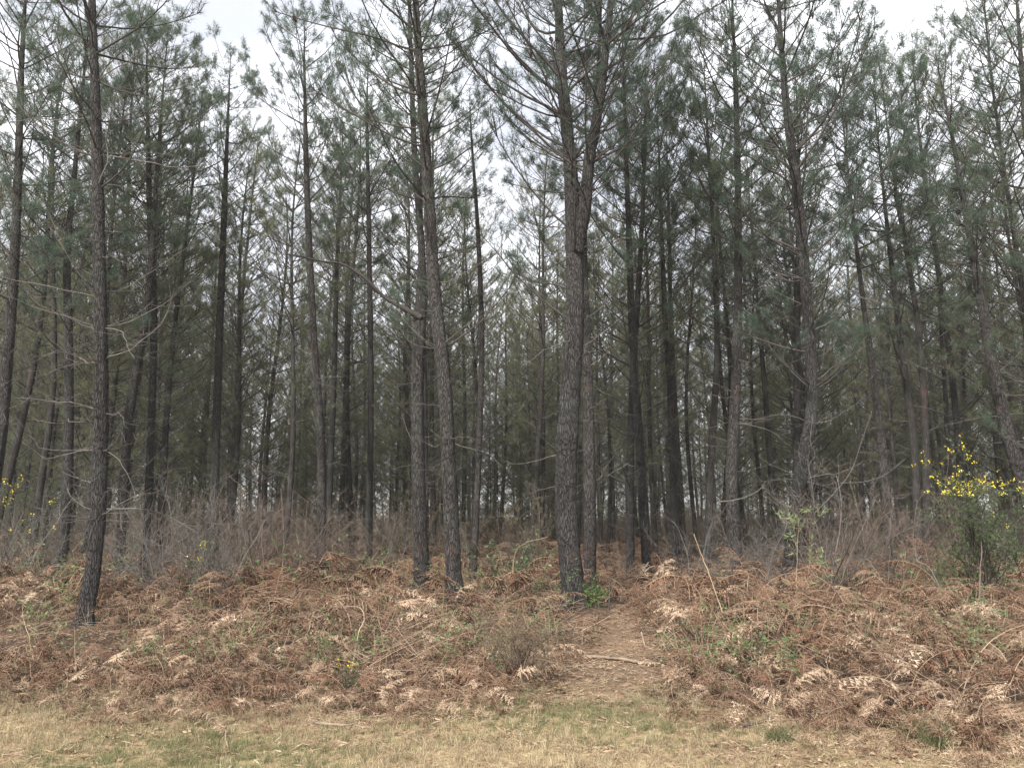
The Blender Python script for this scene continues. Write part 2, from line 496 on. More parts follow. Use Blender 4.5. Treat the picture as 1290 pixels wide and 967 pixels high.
def crown_parts(g, zt, pt, rt, H, zc, spec):
    """branches of one pine.  zt, pt, rt: heights, axis points, radii of the trunk; zc: where the green crown begins.
    returns main branch curves, twigs and needle tufts with the branch each belongs to"""
    z0 = spec.get('z0', 1.4)
    zs, z = [], z0
    while z < H - 0.25:
        zs.append(z)
        z += g.uniform(0.38, 0.62) * (1.0 if z > zc else spec.get('dead_gap', 1.15))
    zb, az, live = [], [], []
    for z in zs:
        t = (z - zc) / max(H - zc, 0.1)
        n = g.integers(4, 7) if t > 0 else g.poisson(1.9 * spec.get('dead_n', 2.2))
        a0 = g.uniform(0, 6.28)
        for k in range(n):
            zb.append(z + g.normal(0, 0.05)); az.append(a0 + k * 6.28 / max(n, 1) + g.normal(0, 0.35))
            live.append(t > 0 or (t > -0.35 and g.random() < 0.35))
    zb, az, live = np.array(zb), np.array(az), np.array(live)
    if len(zb) == 0:
        return None
    t = np.clip((zb - zc) / max(H - zc, 0.1), -1, 1)
    B = len(zb)
    Lm = spec.get('L', 2.3)
    tp = np.clip(t, 0, 1)
    Llive = Lm * np.where(tp > .3, np.sqrt(np.clip(1 - ((tp - .3) / .76) ** 2, .02, 1)), .8 + .66 * tp) * g.uniform(0.55, 1.15, B)
    Ldead = np.where(g.random(B) < spec.get('stub', 0.35), g.uniform(0.12, 0.5, B), g.uniform(0.5, spec.get('dead_L', 1.7) * .78, B))
    Ldead = Ldead * np.clip(0.45 + zb / max(zc, 1) * 0.75, 0.4, 1.2)
    L = np.where(live, np.maximum(Llive, 0.25), Ldead)
    e0 = np.where(live, np.radians(g.uniform(8, 36, B) + 20 * np.clip(t, 0, 1)), np.radians(g.uniform(-18, 26, B)))
    D = np.stack([np.cos(az) * np.cos(e0), np.sin(az) * np.cos(e0), np.sin(e0)], -1)
    C = np.stack([np.interp(zb, zt, pt[:, 0]), np.interp(zb, zt, pt[:, 1]), zb], -1)
    r = np.interp(zb, zt, rt)
    P0 = C + D * (r * 0.6)[:, None] * np.array([1, 1, 0])
    lift = np.where(live, g.uniform(0.35, 1.1, B), g.uniform(-0.3, 0.8, B))
    pts = grow(g, P0, D, L, 9, np.where(live, .075, .16), lift)
    rb = np.clip(0.0085 * L ** 0.9, 0.0032, 0.03) * g.uniform(0.75, 1.25, B) * np.where(live, 1.0, 0.68)
    rad = rb[:, None] * np.linspace(1, 0.3, 9)[None, :]
    # twigs
    nt_ = np.where(live, (spec.get('twigs', 6.6) * np.sqrt(L)).astype(int) + 2, (g.uniform(1.5, 6.5, B) * L).astype(int))
    par = np.repeat(np.arange(B), nt_)
    s = np.where(live[par], np.where(g.random(len(par)) < .66, g.uniform(.74, 1., len(par)), g.uniform(.34, .76, len(par))), g.uniform(0.25, 0.98, len(par)))
    q, T = sample(pts, par, s)
    side = unit(np.cross(T, np.array([0, 0, 1.]))) * np.where(g.random(len(par)) < .5, -1, 1)[:, None]
    td = unit(T * g.uniform(0.3, 1.0, (len(par), 1)) + side * g.uniform(0.3, 1.3, (len(par), 1)) + np.array([0, 0, 1.]) * g.uniform(-0.1, 0.75, (len(par), 1)))
    tl = (0.18 + 0.42 * (1.08 - s) * L[par]) * g.uniform(0.6, 1.25, len(par))
    tl = np.where(live[par], tl, tl * g.uniform(0.5, 1.1, len(par)))
    tw = grow(g, q, td, tl, 5, 0.09, np.where(live[par], 0.7, 0.15))
    tr = np.clip(rb[par] * 0.36, 0.0022, 0.009)[:, None] * np.linspace(1, 0.45, 5)[None, :]
    # tufts: at the tip of each live branch and along its live twigs
    C1, A1 = [], []
    lb = np.nonzero(live)[0]
    for sx in (1.0, 0.9):
        c, a = sample(pts, lb, np.full(len(lb), sx)); C1.append(c); A1.append(a)
    lt = np.nonzero(live[par])[0]
    keep = spec.get('keep', 1.0)
    for sx, pr in ((1.0, 1.0), (0.95, 0.8), (0.72, 0.8), (0.45, 0.15)):
        k = lt[g.random(len(lt)) < pr * keep]
        c, a = sample(tw, k, np.full(len(k), sx))
        C1.append(c + g.normal(0, 0.035, c.shape)); A1.append(unit(a + g.normal(0, 0.25, a.shape) + np.array([0, 0, 0.15])))
    # leader
    zl = H - 0.75 * g.random(16) ** 1.3 + .04
    C1.append(np.stack([np.interp(zl, zt, pt[:, 0]), np.interp(zl, zt, pt[:, 1]), zl], -1) + g.normal(0, .05, (16, 3)))
    A1.append(unit(np.array([0, 0, .7]) + g.normal(0, .5, (16, 3))))
    return dict(pts=pts, rad=rad, live=live, tw=tw, tr=tr, par=par, C=np.concatenate(C1), A=np.concatenate(A1))

def cone_mesh(g):
    b_ = Buf()
    th = np.linspace(0, 2 * np.pi, 9)[:-1]
    rows = 7
    for k in range(rows):
        u = k / (rows - 1)
        rr = 0.026 * math.sin(math.pi * (0.18 + 0.78 * u)) + 0.006
        z = -0.10 * u
        for a in th + (k % 2) * 0.39:
            o = np.array([math.cos(a), math.sin(a), 0]); s = np.array([-o[1], o[0], 0])
            v = np.array([o * rr * .5 + [0, 0, z - .006], o * rr + s * .009 + [0, 0, z + .004], o * (rr + .006) + [0, 0, z + .010], o * rr - s * .009 + [0, 0, z + .004]])
            b_.quads(v, np.array([[0, 1, 2, 3]]))
    v, f = tube(np.array([[[0, 0, 0.0], [0, 0, -.03], [0, 0, -.07], [0, 0, -.105]]]), np.array([[.012, .022, .018, .004]]), 7)
    b_.quads(v, f)
    return b_.mesh('pine_cone', ['cone'])
CONE = cone_mesh(rng)

def pine(label, lines, Y, H, zc, group=None, near=0, name='pine_tree', spec=None, base=None, cones=0):
    """lines: list of stems; each a list of (px, py, width in px); the first is the trunk, others fork from it.
    near: 2 = every branch an object, 1 = fine trunk"""
    spec = spec or {}
    g = np.random.default_rng(int(abs(hash_(label)) % 2 ** 31))
    stems = []
    for k, ln in enumerate(lines):
        P, W = [], []
        for j, (px, py, wd) in enumerate(ln):
            p = at(px, py, Y + (0.10 * math.sin(j * 1.7 + Y) if k == 0 else -0.12 * j))
            P.append(p); W.append(wd / F * depth(p) / 2 * 0.81)
        stems.append((P, W))
    P, W = stems[0]
    if P[0][2] > 0.05:                                  # foot hidden by the undergrowth: run the line down to the soil
        d = (P[0] - P[1]); d = d / abs(d[2])
        q = P[0] + d * (P[0][2]); q[0] = P[0][0] + (q[0] - P[0][0]) * 0.6
        P.insert(0, q); W.insert(0, W[0] * 1.08)
    bx, by = P[0][0], P[0][1]
    root = thing(name, label, 'tree', (bx, by, gz(bx, by)), group)
    org = np.array([bx, by, float(gz(bx, by))])
    b_ = Buf()
    axes = []
    for k, (P, W) in enumerate(stems):
        P = [p - org for p in P]
        Hk = H if k == 0 else H - 0.8
        if P[-1][2] < Hk:                                # carry the stem on above the picture
            d = unit(P[-1] - P[-2]); z0_ = P[-1][2]; w0 = W[-1]; p0 = P[-1]
            for u in (0.25, 0.5, 0.75, 1.0):
                zz = z0_ + (Hk - z0_) * u
                lean = d[:2] / max(d[2], .3) * (zz - z0_) * (1 - 0.5 * u)
                P.append(np.array([p0[0] + lean[0], p0[1] + lean[1], zz])); W.append(max(w0 * (1 - u) ** 0.9, 0.010))
        if k == 0:
            P[0][2] = 0; P.insert(0, P[0] - np.array([0, 0, 0.25])); W.insert(0, W[0])
        P = np.array(P); W = np.array(W)
        zr = P[-1][2] - P[0][2]
        n = int(zr / (0.06 if near else 0.16)) + 8
        S = smooth_line(np.concatenate([P, W[:, None]], 1), n)
        S[:, 3] = np.clip(np.minimum(S[:, 3], 0.006 + 0.016 * np.clip(P[-1][2] - S[:, 2], 0, 99)), 0.006, 1)
        sides = 30 if near == 2 else (18 if near else 10)
        # whorl swellings
        S[:, 3] *= 1 + 0.05 * np.clip(np.sin(S[:, 2] * 11 + g.uniform(0, 6)), 0, 1) ** 4 + 0.012 * g.normal(0, 1, n)
        if near == 2 or near == 1:
            S[:, :2] += 0.006 * np.cumsum(g.normal(0, 0.35, (n, 2)), axis=0) * 0.3
        trunk_mesh(g, b_, S[:, :3], S[:, 3], sides, 0.022 if near else 0.015, flare=(k == 0))
        axes.append((S[:, 2], S[:, :3], S[:, 3]))
    link('trunk', b_.mesh('trunk', ['bark' if near or axes[0][2][5] > .11 else 'bark_thin'], True), root)
    # crown
    nb = Buf(); nn, nl, nw = {2: (18, 0.135, 0.0060), 1: (16, 0.140, 0.0070), 0: (13, 0.145, 0.0084)}[near]
    nn = int(nn * spec.get('dense', 1.0))
    for k, (zt, pt, rt) in enumerate(axes):
        sp2 = dict(spec)
        if k > 0:
            sp2['z0'] = zt[0] + 1.0
        c = crown_parts(g, zt, pt, rt, pt[-1, 2], zc, sp2)
        if c is None:
            continue
        if near == 2:
            for i in range(len(c['pts'])):
                if c['pts'][i, 0, 2] > spec.get('ztop_branch', 99):
                    m_ = nb; own = False
                else:
                    m_ = Buf(); own = True
                mi = (2 if not c['live'][i] else 1) if not own else 0
                v, f = tube(c['pts'][i:i + 1], c['rad'][i:i + 1], 6); m_.quads(v, f, mi)
                k_ = np.nonzero(c['par'] == i)[0]
                if len(k_):
                    v, f = tube(c['tw'][k_], c['tr'][k_], 4); m_.quads(v, f, mi)
                if own:
                    link('branch', m_.mesh('branch', ['limb' if c['live'][i] else 'deadwood'], True), root)
        else:
            for lv, mi in ((True, 1), (False, 2)):
                s_ = c['live'] == lv
                if s_.any():
                    v, f = tube(c['pts'][s_], c['rad'][s_], 5 if near else 4); nb.quads(v, f, mi)
                k_ = np.nonzero(c['live'][c['par']] == lv)[0]
                if len(k_):
                    v, f = tube(c['tw'][k_], c['tr'][k_] * (1 if near else 1.25), 3); nb.quads(v, f, mi)
        v, f = needles(g, c['C'], c['A'], nn, nl, nw); nb.tris(v, f, 0)
        if cones:
            lb = np.nonzero(c['live'])[0]
            for i in g.choice(lb, min(cones, len(lb)), replace=False):
                o = link('pine_cone', CONE, root, Vector(c['pts'][i, g.integers(4, 8)]))
                o.rotation_euler = (g.uniform(-.6, .6), g.uniform(-.6, .6), g.uniform(0, 6)); s_ = g.uniform(1.0, 1.5); o.scale = (s_, s_, s_)
    link('crown', nb.mesh('crown', ['needle', 'limb', 'deadwood'], False), root)
    return root

def hash_(s):
    h = 7
    for ch in s:
        h = (h * 131 + ord(ch)) % 2147483647
    return h

KEY = 'pines along the front of the wood'
sparse = dict(dead_n=2.6, dead_L=2.4, stub=0.3)
# the nearest pines
pine('tall bare-stemmed pine at the far left front, its foot leaning left into the bracken',
     [[(104, 800, 25), (120, 690, 24), (127, 560, 23), (127, 400, 20), (123, 200, 17), (116, 0, 11)]], 11.3, 14.0, 8.3, KEY, 2, spec=dict(L=2.5, dead_n=4.6, dead_L=2.6, stub=0.15, z0=1.5, keep=0.7, dense=0.8, ztop_branch=10.5), cones=6)
pine('thickest pine, forking into two stems halfway up, beside the brown path',
     [[(724, 775, 37), (713, 640, 36), (716, 530, 34), (724, 400, 31), (723, 300, 29), (718, 200, 23), (708, 100, 22), (703, 0, 19)],
      [(727, 318, 22), (737, 262, 20), (743, 200, 18), (757, 120, 14), (770, 0, 10)]], 13.2, 15.5, 7.0, KEY, 2, spec=dict(L=3.2, dead_n=2.8, dead_L=2.2, stub=0.3, z0=2.0, ztop_branch=12.0), cones=6)
pine('thick pine bowing gently left as it rises, left of the centre gap',
     [[(573, 750, 25), (566, 600, 24), (560, 480, 23), (548, 370, 21), (540, 250, 18), (530, 100, 15), (524, 0, 12)]], 13.8, 15.0, 7.2, KEY, 2, spec=dict(L=2.9, dead_n=2.6, dead_L=2.2, z0=2.2, ztop_branch=12.0), cones=5)
pine('dark straight pine with one heavy limb reaching left, close behind the bowed pine',
     [[(531, 712, 24), (527, 600, 22), (526, 480, 21), (530, 390, 19), (531, 320, 12), (522, 200, 10), (517, 60, 7)]], 15.2, 15.0, 7.5, KEY, 2, spec=dict(L=2.0, dead_n=1.8, dead_L=1.6, z0=2.4, ztop_branch=13.0))
pine('slim straight pine standing just right behind the forked pine',
     [[(743, 725, 20), (742, 600, 20), (739, 450, 16), (735, 300, 12), (748, 150, 8)]], 15.5, 14.5, 7.8, KEY, 1, spec=dict(L=1.8, dead_n=1.6, z0=2.2))
pine('sinuous pine with an S-bent foot right of centre',
     [[(1001, 648, 21), (1009, 590, 21), (1021, 520, 19), (1021, 450, 18), (1014, 350, 17), (1005, 250, 16), (990, 130, 12), (980, 0, 8)]], 15.0, 14.5, 6.6, KEY, 2, spec=dict(L=2.9, dead_n=3.0, dead_L=2.2, z0=1.6, ztop_branch=12.5), cones=5)
pine('thick straight pine left of the sinuous pine, snagged with low dead twigs',
     [[(927, 694, 21), (922, 600, 20), (928, 450, 15), (930, 300, 12), (928, 150, 9), (923, 20, 5)]], 16.5, 14.6, 7.2, KEY, 2, spec=dict(L=2.4, dead_n=3.0, dead_L=2.0, z0=1.5, ztop_branch=13.0), cones=3)
pine('left-leaning pine behind the yellow gorse, its top clear against white sky',
     [[(1287, 605, 20), (1270, 550, 20), (1255, 480, 17), (1235, 370, 15), (1210, 230, 12), (1186, 105, 6), (1180, 75, 3)]], 17.5, 12.7, 6.4, KEY, 2, spec=dict(L=2.2, dead_n=2.4, dead_L=2.0, z0=2.0))
pine('pine leaning in from the left edge, its foot out of sight',
     [[(-14, 650, 19), (0, 560, 18), (8, 470, 17), (15, 380, 16), (22, 250, 13), (27, 100, 9)]], 15.5, 14.5, 7.4, KEY, 1, spec=dict(L=2.2, dead_n=2.6, dead_L=2.0))
pine('dark upright pine just left of the bare-stemmed front pine',
     [[(75, 745, 17), (85, 600, 16), (86, 430, 13), (84, 330, 11), (92, 240, 8)]], 16.5, 14.5, 7.2, KEY, 1, spec=dict(L=2.0, dead_n=2.6, dead_L=2.0))
pine('dark thin pine with a crooked foot near the left edge',
     [[(40, 700, 12), (50, 620, 11), (62, 540, 10), (68, 450, 9), (66, 300, 6)]], 19.5, 13.5, 7.0, KEY, 0)
pine('dark slanting pine whose stem tilts right to cross its straighter neighbour',
     [[(152, 690, 15), (157, 600, 14), (165, 510, 14), (180, 420, 13), (190, 340, 11), (196, 250, 8)]], 18.0, 14.0, 7.2, KEY, 1, spec=dict(L=2.0, dead_n=2.6, dead_L=1.9))
pine('upright pine crossed by a slanting stem, right of the bare-stemmed front pine',
     [[(184, 680, 13), (190, 560, 12), (194, 400, 11), (188, 250, 9), (185, 100, 5)]], 18.6, 14.2, 7.0, KEY, 1, spec=dict(L=2.0, dead_n=2.4, dead_L=1.8))
pine('straight pine with a neat pointed top against the white sky at upper left',
     [[(270, 670, 14), (272, 560, 13), (277, 400, 12), (283, 250, 9), (290, 70, 4)]], 20.0, 14.5, 7.6, KEY, 1, spec=dict(L=1.9, dead_n=2.6, dead_L=1.8))
pine('tall pine with a curved lower stem and dense top left of centre',
     [[(405, 690, 16), (404, 560, 14), (395, 420, 11), (387, 250, 10), (383, 80, 6)]], 18.0, 14.2, 8.0, KEY, 1, spec=dict(L=2.1, dead_n=2.4, dead_L=1.6))
pine('slender pine standing right beside the curved pine left of centre',
     [[(414, 650, 10), (420, 500, 9), (424, 350, 7), (428, 260, 5)]], 22.0, 13.5, 7.6, KEY, 0)
pine('slender straight pine midway between the curved pine and the dark limbed pine',
     [[(465, 680, 11), (467, 500, 10), (465, 300, 8), (463, 200, 6)]], 20.0, 14.4, 7.6, KEY, 0)
pine('thin wavy pine standing alone against the bright centre gap',
     [[(597, 715, 11), (602, 600, 10), (607, 450, 9), (605, 350, 8), (600, 250, 6), (595, 180, 4)]], 18.0, 12.2, 9.2, KEY, 1, spec=dict(L=0.9, dead_n=1.8, dead_L=1.1, keep=.6))
pine('dark pine leaning slightly left, right of the path',
     [[(816, 745, 15), (811, 650, 15), (805, 550, 14), (797, 430, 12), (793, 320, 10), (789, 200, 7)]], 16.5, 13.8, 7.4, KEY, 1, spec=dict(L=1.9, dead_n=2.3, dead_L=1.7))
pine('left one of a close pair of pines right of the path',
     [[(850, 665, 12), (844, 500, 10), (838, 400, 9), (834, 300, 6)]], 20.0, 13.6, 7.4, KEY, 0)
pine('right one of a close pair of pines right of the path',
     [[(860, 665, 11), (852, 550, 10), (846, 430, 8), (843, 300, 6)]], 21.5, 13.6, 7.4, KEY, 0)
pine('slightly kinked pine immediately left of the thick twig-snagged pine',
     [[(891, 690, 13), (897, 560, 12), (903, 450, 9), (900, 330, 7), (893, 200, 5)]], 18.5, 13.8, 7.6, KEY, 0)
pine('thin pine right of the thick twig-snagged pine, curving left as it rises',
     [[(977, 670, 9), (970, 580, 9), (962, 470, 8), (955, 390, 6)]], 23.0, 13.4, 7.0, KEY, 0)
pine('thinner pine half hidden behind the sinuous pine',
     [[(1002, 660, 12), (1004, 520, 11), (1004, 400, 11), (1006, 300, 8)]], 20.0, 14.2, 7.2, KEY, 0)
pine('dark pine leaning left with a bent foot, right of the sinuous pine',
     [[(1119, 665, 15), (1113, 580, 14), (1101, 480, 11), (1089, 390, 8)]], 18.0, 13.0, 7.0, KEY, 0)
pine('left one of two dark parallel pines left of the yellow gorse',
     [[(1156, 660, 13), (1150, 550, 12), (1136, 440, 10), (1124, 340, 8)]], 19.0, 12.8, 6.6, KEY, 0)
pine('right one of two dark parallel pines left of the yellow gorse',
     [[(1168, 660, 12), (1165, 520, 11), (1155, 400, 9), (1132, 260, 6)]], 19.5, 13.6, 7.0, KEY, 0)
pine('thin upright pine standing behind the left side of the yellow gorse',
     [[(1197, 650, 9), (1193, 540, 8), (1186, 420, 6)]], 24.0, 13.2, 7.2, KEY, 0)
pine('pine at the right edge whose dark crown fills the upper right corner',
     [[(1330, 640, 18), (1322, 500, 17), (1310, 350, 14), (1292, 150, 10), (1284, 40, 7)]], 16.5, 15.0, 5.8, KEY, 1, spec=dict(L=2.3, dead_n=2.2))

# the heavy limb of the dark pine, as a part of it
for o in COL.objects:
    if o.get('label', '').startswith('dark straight pine with one heavy limb'):
        org = np.array(o.location)
        pl = [(530, 400, 9, 15.2), (510, 389, 6.5, 15.1), (484, 374, 5, 15.0), (458, 349, 4.2, 14.8), (432, 333, 3.4, 14.7), (405, 329, 2.6, 14.5), (365, 320, 2, 14.3)]
        S = smooth_line(np.array([[*(at(a, c, e) - org), d / F * e / 2] for a, c, d, e in pl]), 24)
        g = np.random.default_rng(4)
        b_ = Buf(); v, f = tube(S[None, :, :3], S[None, :, 3], 9); b_.quads(v, f)
        s = g.uniform(0.25, 1, 12); q, T = sample(S[None, :, :3], np.zeros(12, int), s)
        tw = grow(g, q, unit(T + g.normal(0, .7, T.shape)), g.uniform(.3, 1.0, 12), 6, .1, .4)
        v, f = tube(tw, np.full((12, 6), .006) * np.linspace(1.2, .5, 6), 4); b_.quads(v, f)
        tag(link('branch', b_.mesh('branch', ['limb'], True), o), 'heavy dark limb reaching out to the left')

KEYS = [('bare-stemmed front pine', 127), ('forked pine', 715), ('bowed pine', 563), ('dark heavy-limbed pine', 526), ('sinuous pine', 1018), ('twig-snagged thick pine', 924), ('left-leaning pine by the gorse', 1258),
        ('slanting pine on the left', 168), ('pointed-top pine', 275), ('curved pine left of centre', 400), ('thin wavy pine', 605), ('dark pine right of the path', 802), ('bent-footed dark pine', 1106), ('pair of parallel dark pines', 1150), ('left edge pine', 5), ('slender pine left of centre', 466)]
def by(px):
    kn, kx = min(KEYS, key=lambda q: abs(q[1] - px))
    return kn, ('left' if px < kx else 'right')
NTH = {}
def nth_label(what, px):
    """second <what> to the left of the <pine>: counted outward from the named trunk"""
    kn, sd_ = by(px)
    k = (what, kn, sd_); NTH[k] = NTH.get(k, 0) + 1
    return ('' if NTH[k] == 1 else ORD[NTH[k] - 1] + ' ') + what + ' just ' + sd_ + ' of the ' + kn
ORD = ['first', 'second', 'third', 'fourth', 'fifth', 'sixth', 'seventh', 'eighth', 'ninth', 'tenth', 'eleventh', 'twelfth', 'thirteenth', 'fourteenth']

# pines further back: eight kinds, copied one by one
def back_kind(k):
    g = np.random.default_rng(100 + k)
    H = g.uniform(12.5, 15.5)
    n = 60
    z = np.linspace(-0.2, H, n)
    lean = g.normal(0, 0.025, 2); wv = g.uniform(0.05, 0.22); ph = g.uniform(0, 6, 2)
    x = lean[0] * z + wv * np.sin(z * 0.45 + ph[0]) - wv * np.sin(ph[0]); y = lean[1] * z + wv * np.sin(z * 0.38 + ph[1]) - wv * np.sin(ph[1])
    r0 = g.uniform(0.065, 0.115)
    r = r0 * np.clip(1 - z / H, 0.0, 1) ** 0.75 + 0.012
    pts = np.stack([x, y, z], -1)
    root = bpy.data.objects.new('pine_tree', None)
    b_ = Buf(); trunk_mesh(g, b_, pts, r, 8, 0.02)
    tm = b_.mesh('trunk', ['bark_thin'], True)
    zc = (5.0, 6.2, 4.2, 6.6, 5.4, 2.2, 3.0, 2.6, 1.9, 0.9, 1.3)[k]
    c = crown_parts(g, z, pts, r, H, zc, dict(L=g.uniform(2.0, 2.7), dead_n=3.2, dead_L=1.8, twigs=5.0, keep=.9, z0=min(1.2, zc - .3)) if zc > 2 else dict(L=2.2, dead_n=1, twigs=5.0, z0=.5))
    nb = Buf()
    for lv, mi in ((True, 1), (False, 2)):
        s_ = c['live'] == lv
        v, f = tube(c['pts'][s_], c['rad'][s_] * 1.1, 4); nb.quads(v, f, mi)
        k_ = np.nonzero(c['live'][c['par']] == lv)[0]
        v, f = tube(c['tw'][k_], c['tr'][k_] * 1.1, 3); nb.quads(v, f, mi)
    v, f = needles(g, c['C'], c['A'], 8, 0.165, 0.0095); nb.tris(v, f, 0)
    return tm, nb.mesh('crown', ['needle_far_lit', 'limb', 'deadwood'])
KINDS = [back_kind(k) for k in range(11)]

g = np.random.default_rng(5)
placed = [(o.location.x, o.location.y) for o in COL.objects if o.get('category') == 'tree']
spots = []
for it in range(9000):
    if len(spots) >= 262:
        break
    y = 18.5 + (62 - 18.5) * g.random() ** 0.95
    x = g.uniform(-0.72, 0.72) * y + g.uniform(-2, 2)
    px = CX + x / y * F
    if 598 < px < 648 and y < 40: continue
    if y < 28 and (1070 < px < 1175 or 225 < px < 262 or 300 < px < 335): continue
    if y < 22 and not (px < 390 or 450 < px < 590 or 770 < px): continue
    q = np.array(placed)
    if ((q[:, 0] - x) ** 2 + (q[:, 1] - y) ** 2).min() < (1.6 if y < 45 else 1.9) ** 2: continue
    placed.append((x, y)); spots.append((x, y, px))
used = {}
ORD = ['first', 'second', 'third', 'fourth', 'fifth', 'sixth', 'seventh', 'eighth', 'ninth', 'tenth', 'eleventh', 'twelfth', 'thirteenth', 'fourteenth']
for x, y, px in sorted(spots, key=lambda q: q[1]):
    kk = g.integers(0, 7) if y < 36 else g.integers(4, 9)
    tm, cm = KINDS[kk]
    side = 'behind the left front pines' if px < 440 else ('behind the forked pine and the centre gap' if px < 860 else 'behind the right front pines')
    if y < 43:
        kn, kx = min(KEYS, key=lambda q: abs(q[1] - px))
        sd_ = 'left' if px < kx else 'right'
        used[(kn, sd_)] = used.get((kn, sd_), 0) + 1
        c_ = used[(kn, sd_)]
        lab = ('nearest' if c_ == 1 else ORD[min(c_ - 1, 13)] + ' nearest') + ' second-row pine just ' + sd_ + ' of the ' + kn
        grp = 'pines standing in the second rows'
    else:
        kn, sd_ = by(px); lab = 'thin pine deep in the wood just ' + sd_ + ' of the ' + kn; grp = 'pines deep in the wood by the ' + kn
    root = thing('pine_tree', lab, 'tree', (x, y, gz(x, y) - 0.05), grp, g.uniform(0, 6.28))
    s = g.uniform(0.82, 1.08); root.scale = (s, s, s * g.uniform(.95, 1.05))
    link('trunk', tm, root); link('crown', cm, root)

# the wood beyond, which reads as one mass
n = 330
yy = 58 + 50 * g.random(n) ** 1.1; yy[:150] = 34 + 26 * g.random(150)
xx = g.uniform(-0.75, 0.75, n) * yy
both = []
for tm, cm in KINDS[7:]:
    ob = bpy.data.objects.new('far_pine', tm)
    b_ = Buf()
    for me, off in ((tm, 3), (cm, 0)):
        co = np.zeros(len(me.vertices) * 3, np.float32); me.vertices.foreach_get('co', co); co = co.reshape(-1, 3)
        lt = np.zeros(len(me.polygons), np.int32); me.polygons.foreach_get('loop_total', lt)
        ls = np.zeros(len(me.polygons), np.int32); me.polygons.foreach_get('loop_start', ls)
        vi = np.zeros(len(me.loops), np.int32); me.loops.foreach_get('vertex_index', vi)
        mi = np.zeros(len(me.polygons), np.int32); me.polygons.foreach_get('material_index', mi)
        base = b_.n; b_.v.append(co); b_.n += len(co)
        for nn, L_, Lm in ((3, b_.t, b_.tm), (4, b_.q, b_.qm)):
            s_ = lt == nn
            if s_.any():
                L_.append(vi[ls[s_][:, None] + np.arange(nn)] + base); Lm.append(mi[s_] + off)
    both.append(b_.mesh('far_pine', ['needle_far_lit', 'limb', 'deadwood', 'bark_thin']))
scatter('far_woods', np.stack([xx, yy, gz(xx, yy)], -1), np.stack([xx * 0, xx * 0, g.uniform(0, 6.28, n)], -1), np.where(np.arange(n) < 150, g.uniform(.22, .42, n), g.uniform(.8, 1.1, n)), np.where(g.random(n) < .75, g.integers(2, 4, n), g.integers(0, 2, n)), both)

# ------------------------------------------------------------------ bracken
def frond(g, Lr, rise, droop, kind):
    """one dead bracken frond: stalk, arching midrib, drooping pinnae of many small leaflets"""
    n = 26
    s = np.linspace(0, 1, n)
    el = np.radians(rise) - np.radians(droop) * s ** 1.3
    d = np.stack([np.cumsum(g.normal(0, .05, n)), np.cos(el), np.sin(el)], -1)
    p = np.concatenate([[[0, 0, -0.02]], np.cumsum(unit(d)[:-1] * Lr / (n - 1), 0)])
    b_ = Buf()
    v, f = tube(p[None], np.linspace(0.0042, 0.0012, n)[None], 4); b_.quads(v, f, 1)
    k = 14
    sv, st = [], []
    for j in range(k):
        u = 0.32 + 0.66 * j / (k - 1)
        q, T = sample(p[None], np.zeros(1, int), np.array([u])); q, T = q[0], T[0]
        base = 0.34 * Lr * (1 - ((u - .32) / .72)) ** 0.85 * min(1, 0.5 + (u - .32) * 5)
        for sgn in (-1, 1):
            if g.random() < 0.14: continue
            Lp = base * g.uniform(0.6, 1.1)
            side = unit(np.cross(T, [0, 0, 1.])) * sgn
            dd = unit(side + T * g.uniform(.1, .6) + np.array([0, 0, g.uniform(-.6, .15)]))
            pin = grow(g, q[None], dd[None], np.array([Lp]), 6, .10, -g.uniform(.3, 1.6))
            b_.quads(*tube(pin, np.full((1, 6), .0016), 3), 1)
            m = max(3, int(Lp / 0.028))
            uu = np.repeat((np.arange(m) + .5) / m, 2)
            c, t = sample(pin, np.zeros(len(uu), int), uu)
            sd = unit(np.cross(t, np.broadcast_to(T, t.shape) + g.normal(0, .25, t.shape))) * np.tile([-1, 1], m)[:, None]
            out_ = unit(np.cross(sd, t)) * np.tile([1, -1], m)[:, None]
            ln = (0.066 * (1 - uu * .75) * g.uniform(.6, 1.2, len(uu)) * (Lr / 0.9) ** .5)[:, None]
            dirn = unit(out_ + t * .35 + g.normal(0, .3, t.shape) + np.array([0, 0, -.35]))
            wv = t * 0.0115
            vv = np.stack([c - wv, c + wv, c + dirn * ln + t * 0.006], 1)
            b_.tris(vv.reshape(-1, 3), np.arange(len(uu) * 3).reshape(-1, 3), 0)
    return b_.mesh('bracken_frond', [kind, 'stalk'])
g = np.random.default_rng(21)
SH = ((0.95, 75, 120), (0.8, 65, 110), (1.1, 80, 130), (0.7, 40, 60), (0.9, 30, 45), (1.0, 70, 150))
FR = [frond(g, *q, 'bracken') for q in SH]
FU = [frond(g, *q, 'bracken_rust') for q in SH[:4]]
FP = [frond(g, *q, 'bracken_pale') for q in ((0.9, 72, 115), (0.75, 55, 90), (1.0, 66, 130), (0.8, 30, 50))]

def stems_kind(g, n, L_, flat):
    P0 = np.stack([g.uniform(-.35, .35, n), g.uniform(-.35, .35, n), g.uniform(0, .12, n)], -1)
    D = unit(np.stack([g.normal(0, 1, n), g.normal(0, 1, n), np.abs(g.normal(0, flat, n)) + .05], -1))
    p = grow(g, P0, D, g.uniform(.4, 1.0, n) * L_, 7, .05, -.2)
    b_ = Buf(); b_.quads(*tube(p, np.repeat(g.uniform(.0018, .0042, n)[:, None], 7, 1) * np.linspace(1, .5, 7), 4))
    return b_.mesh('stems', ['stalk'])
ST = [stems_kind(g, 9, .9, .5), stems_kind(g, 7, 1.1, 1.2), stems_kind(g, 10, .6, .2)]

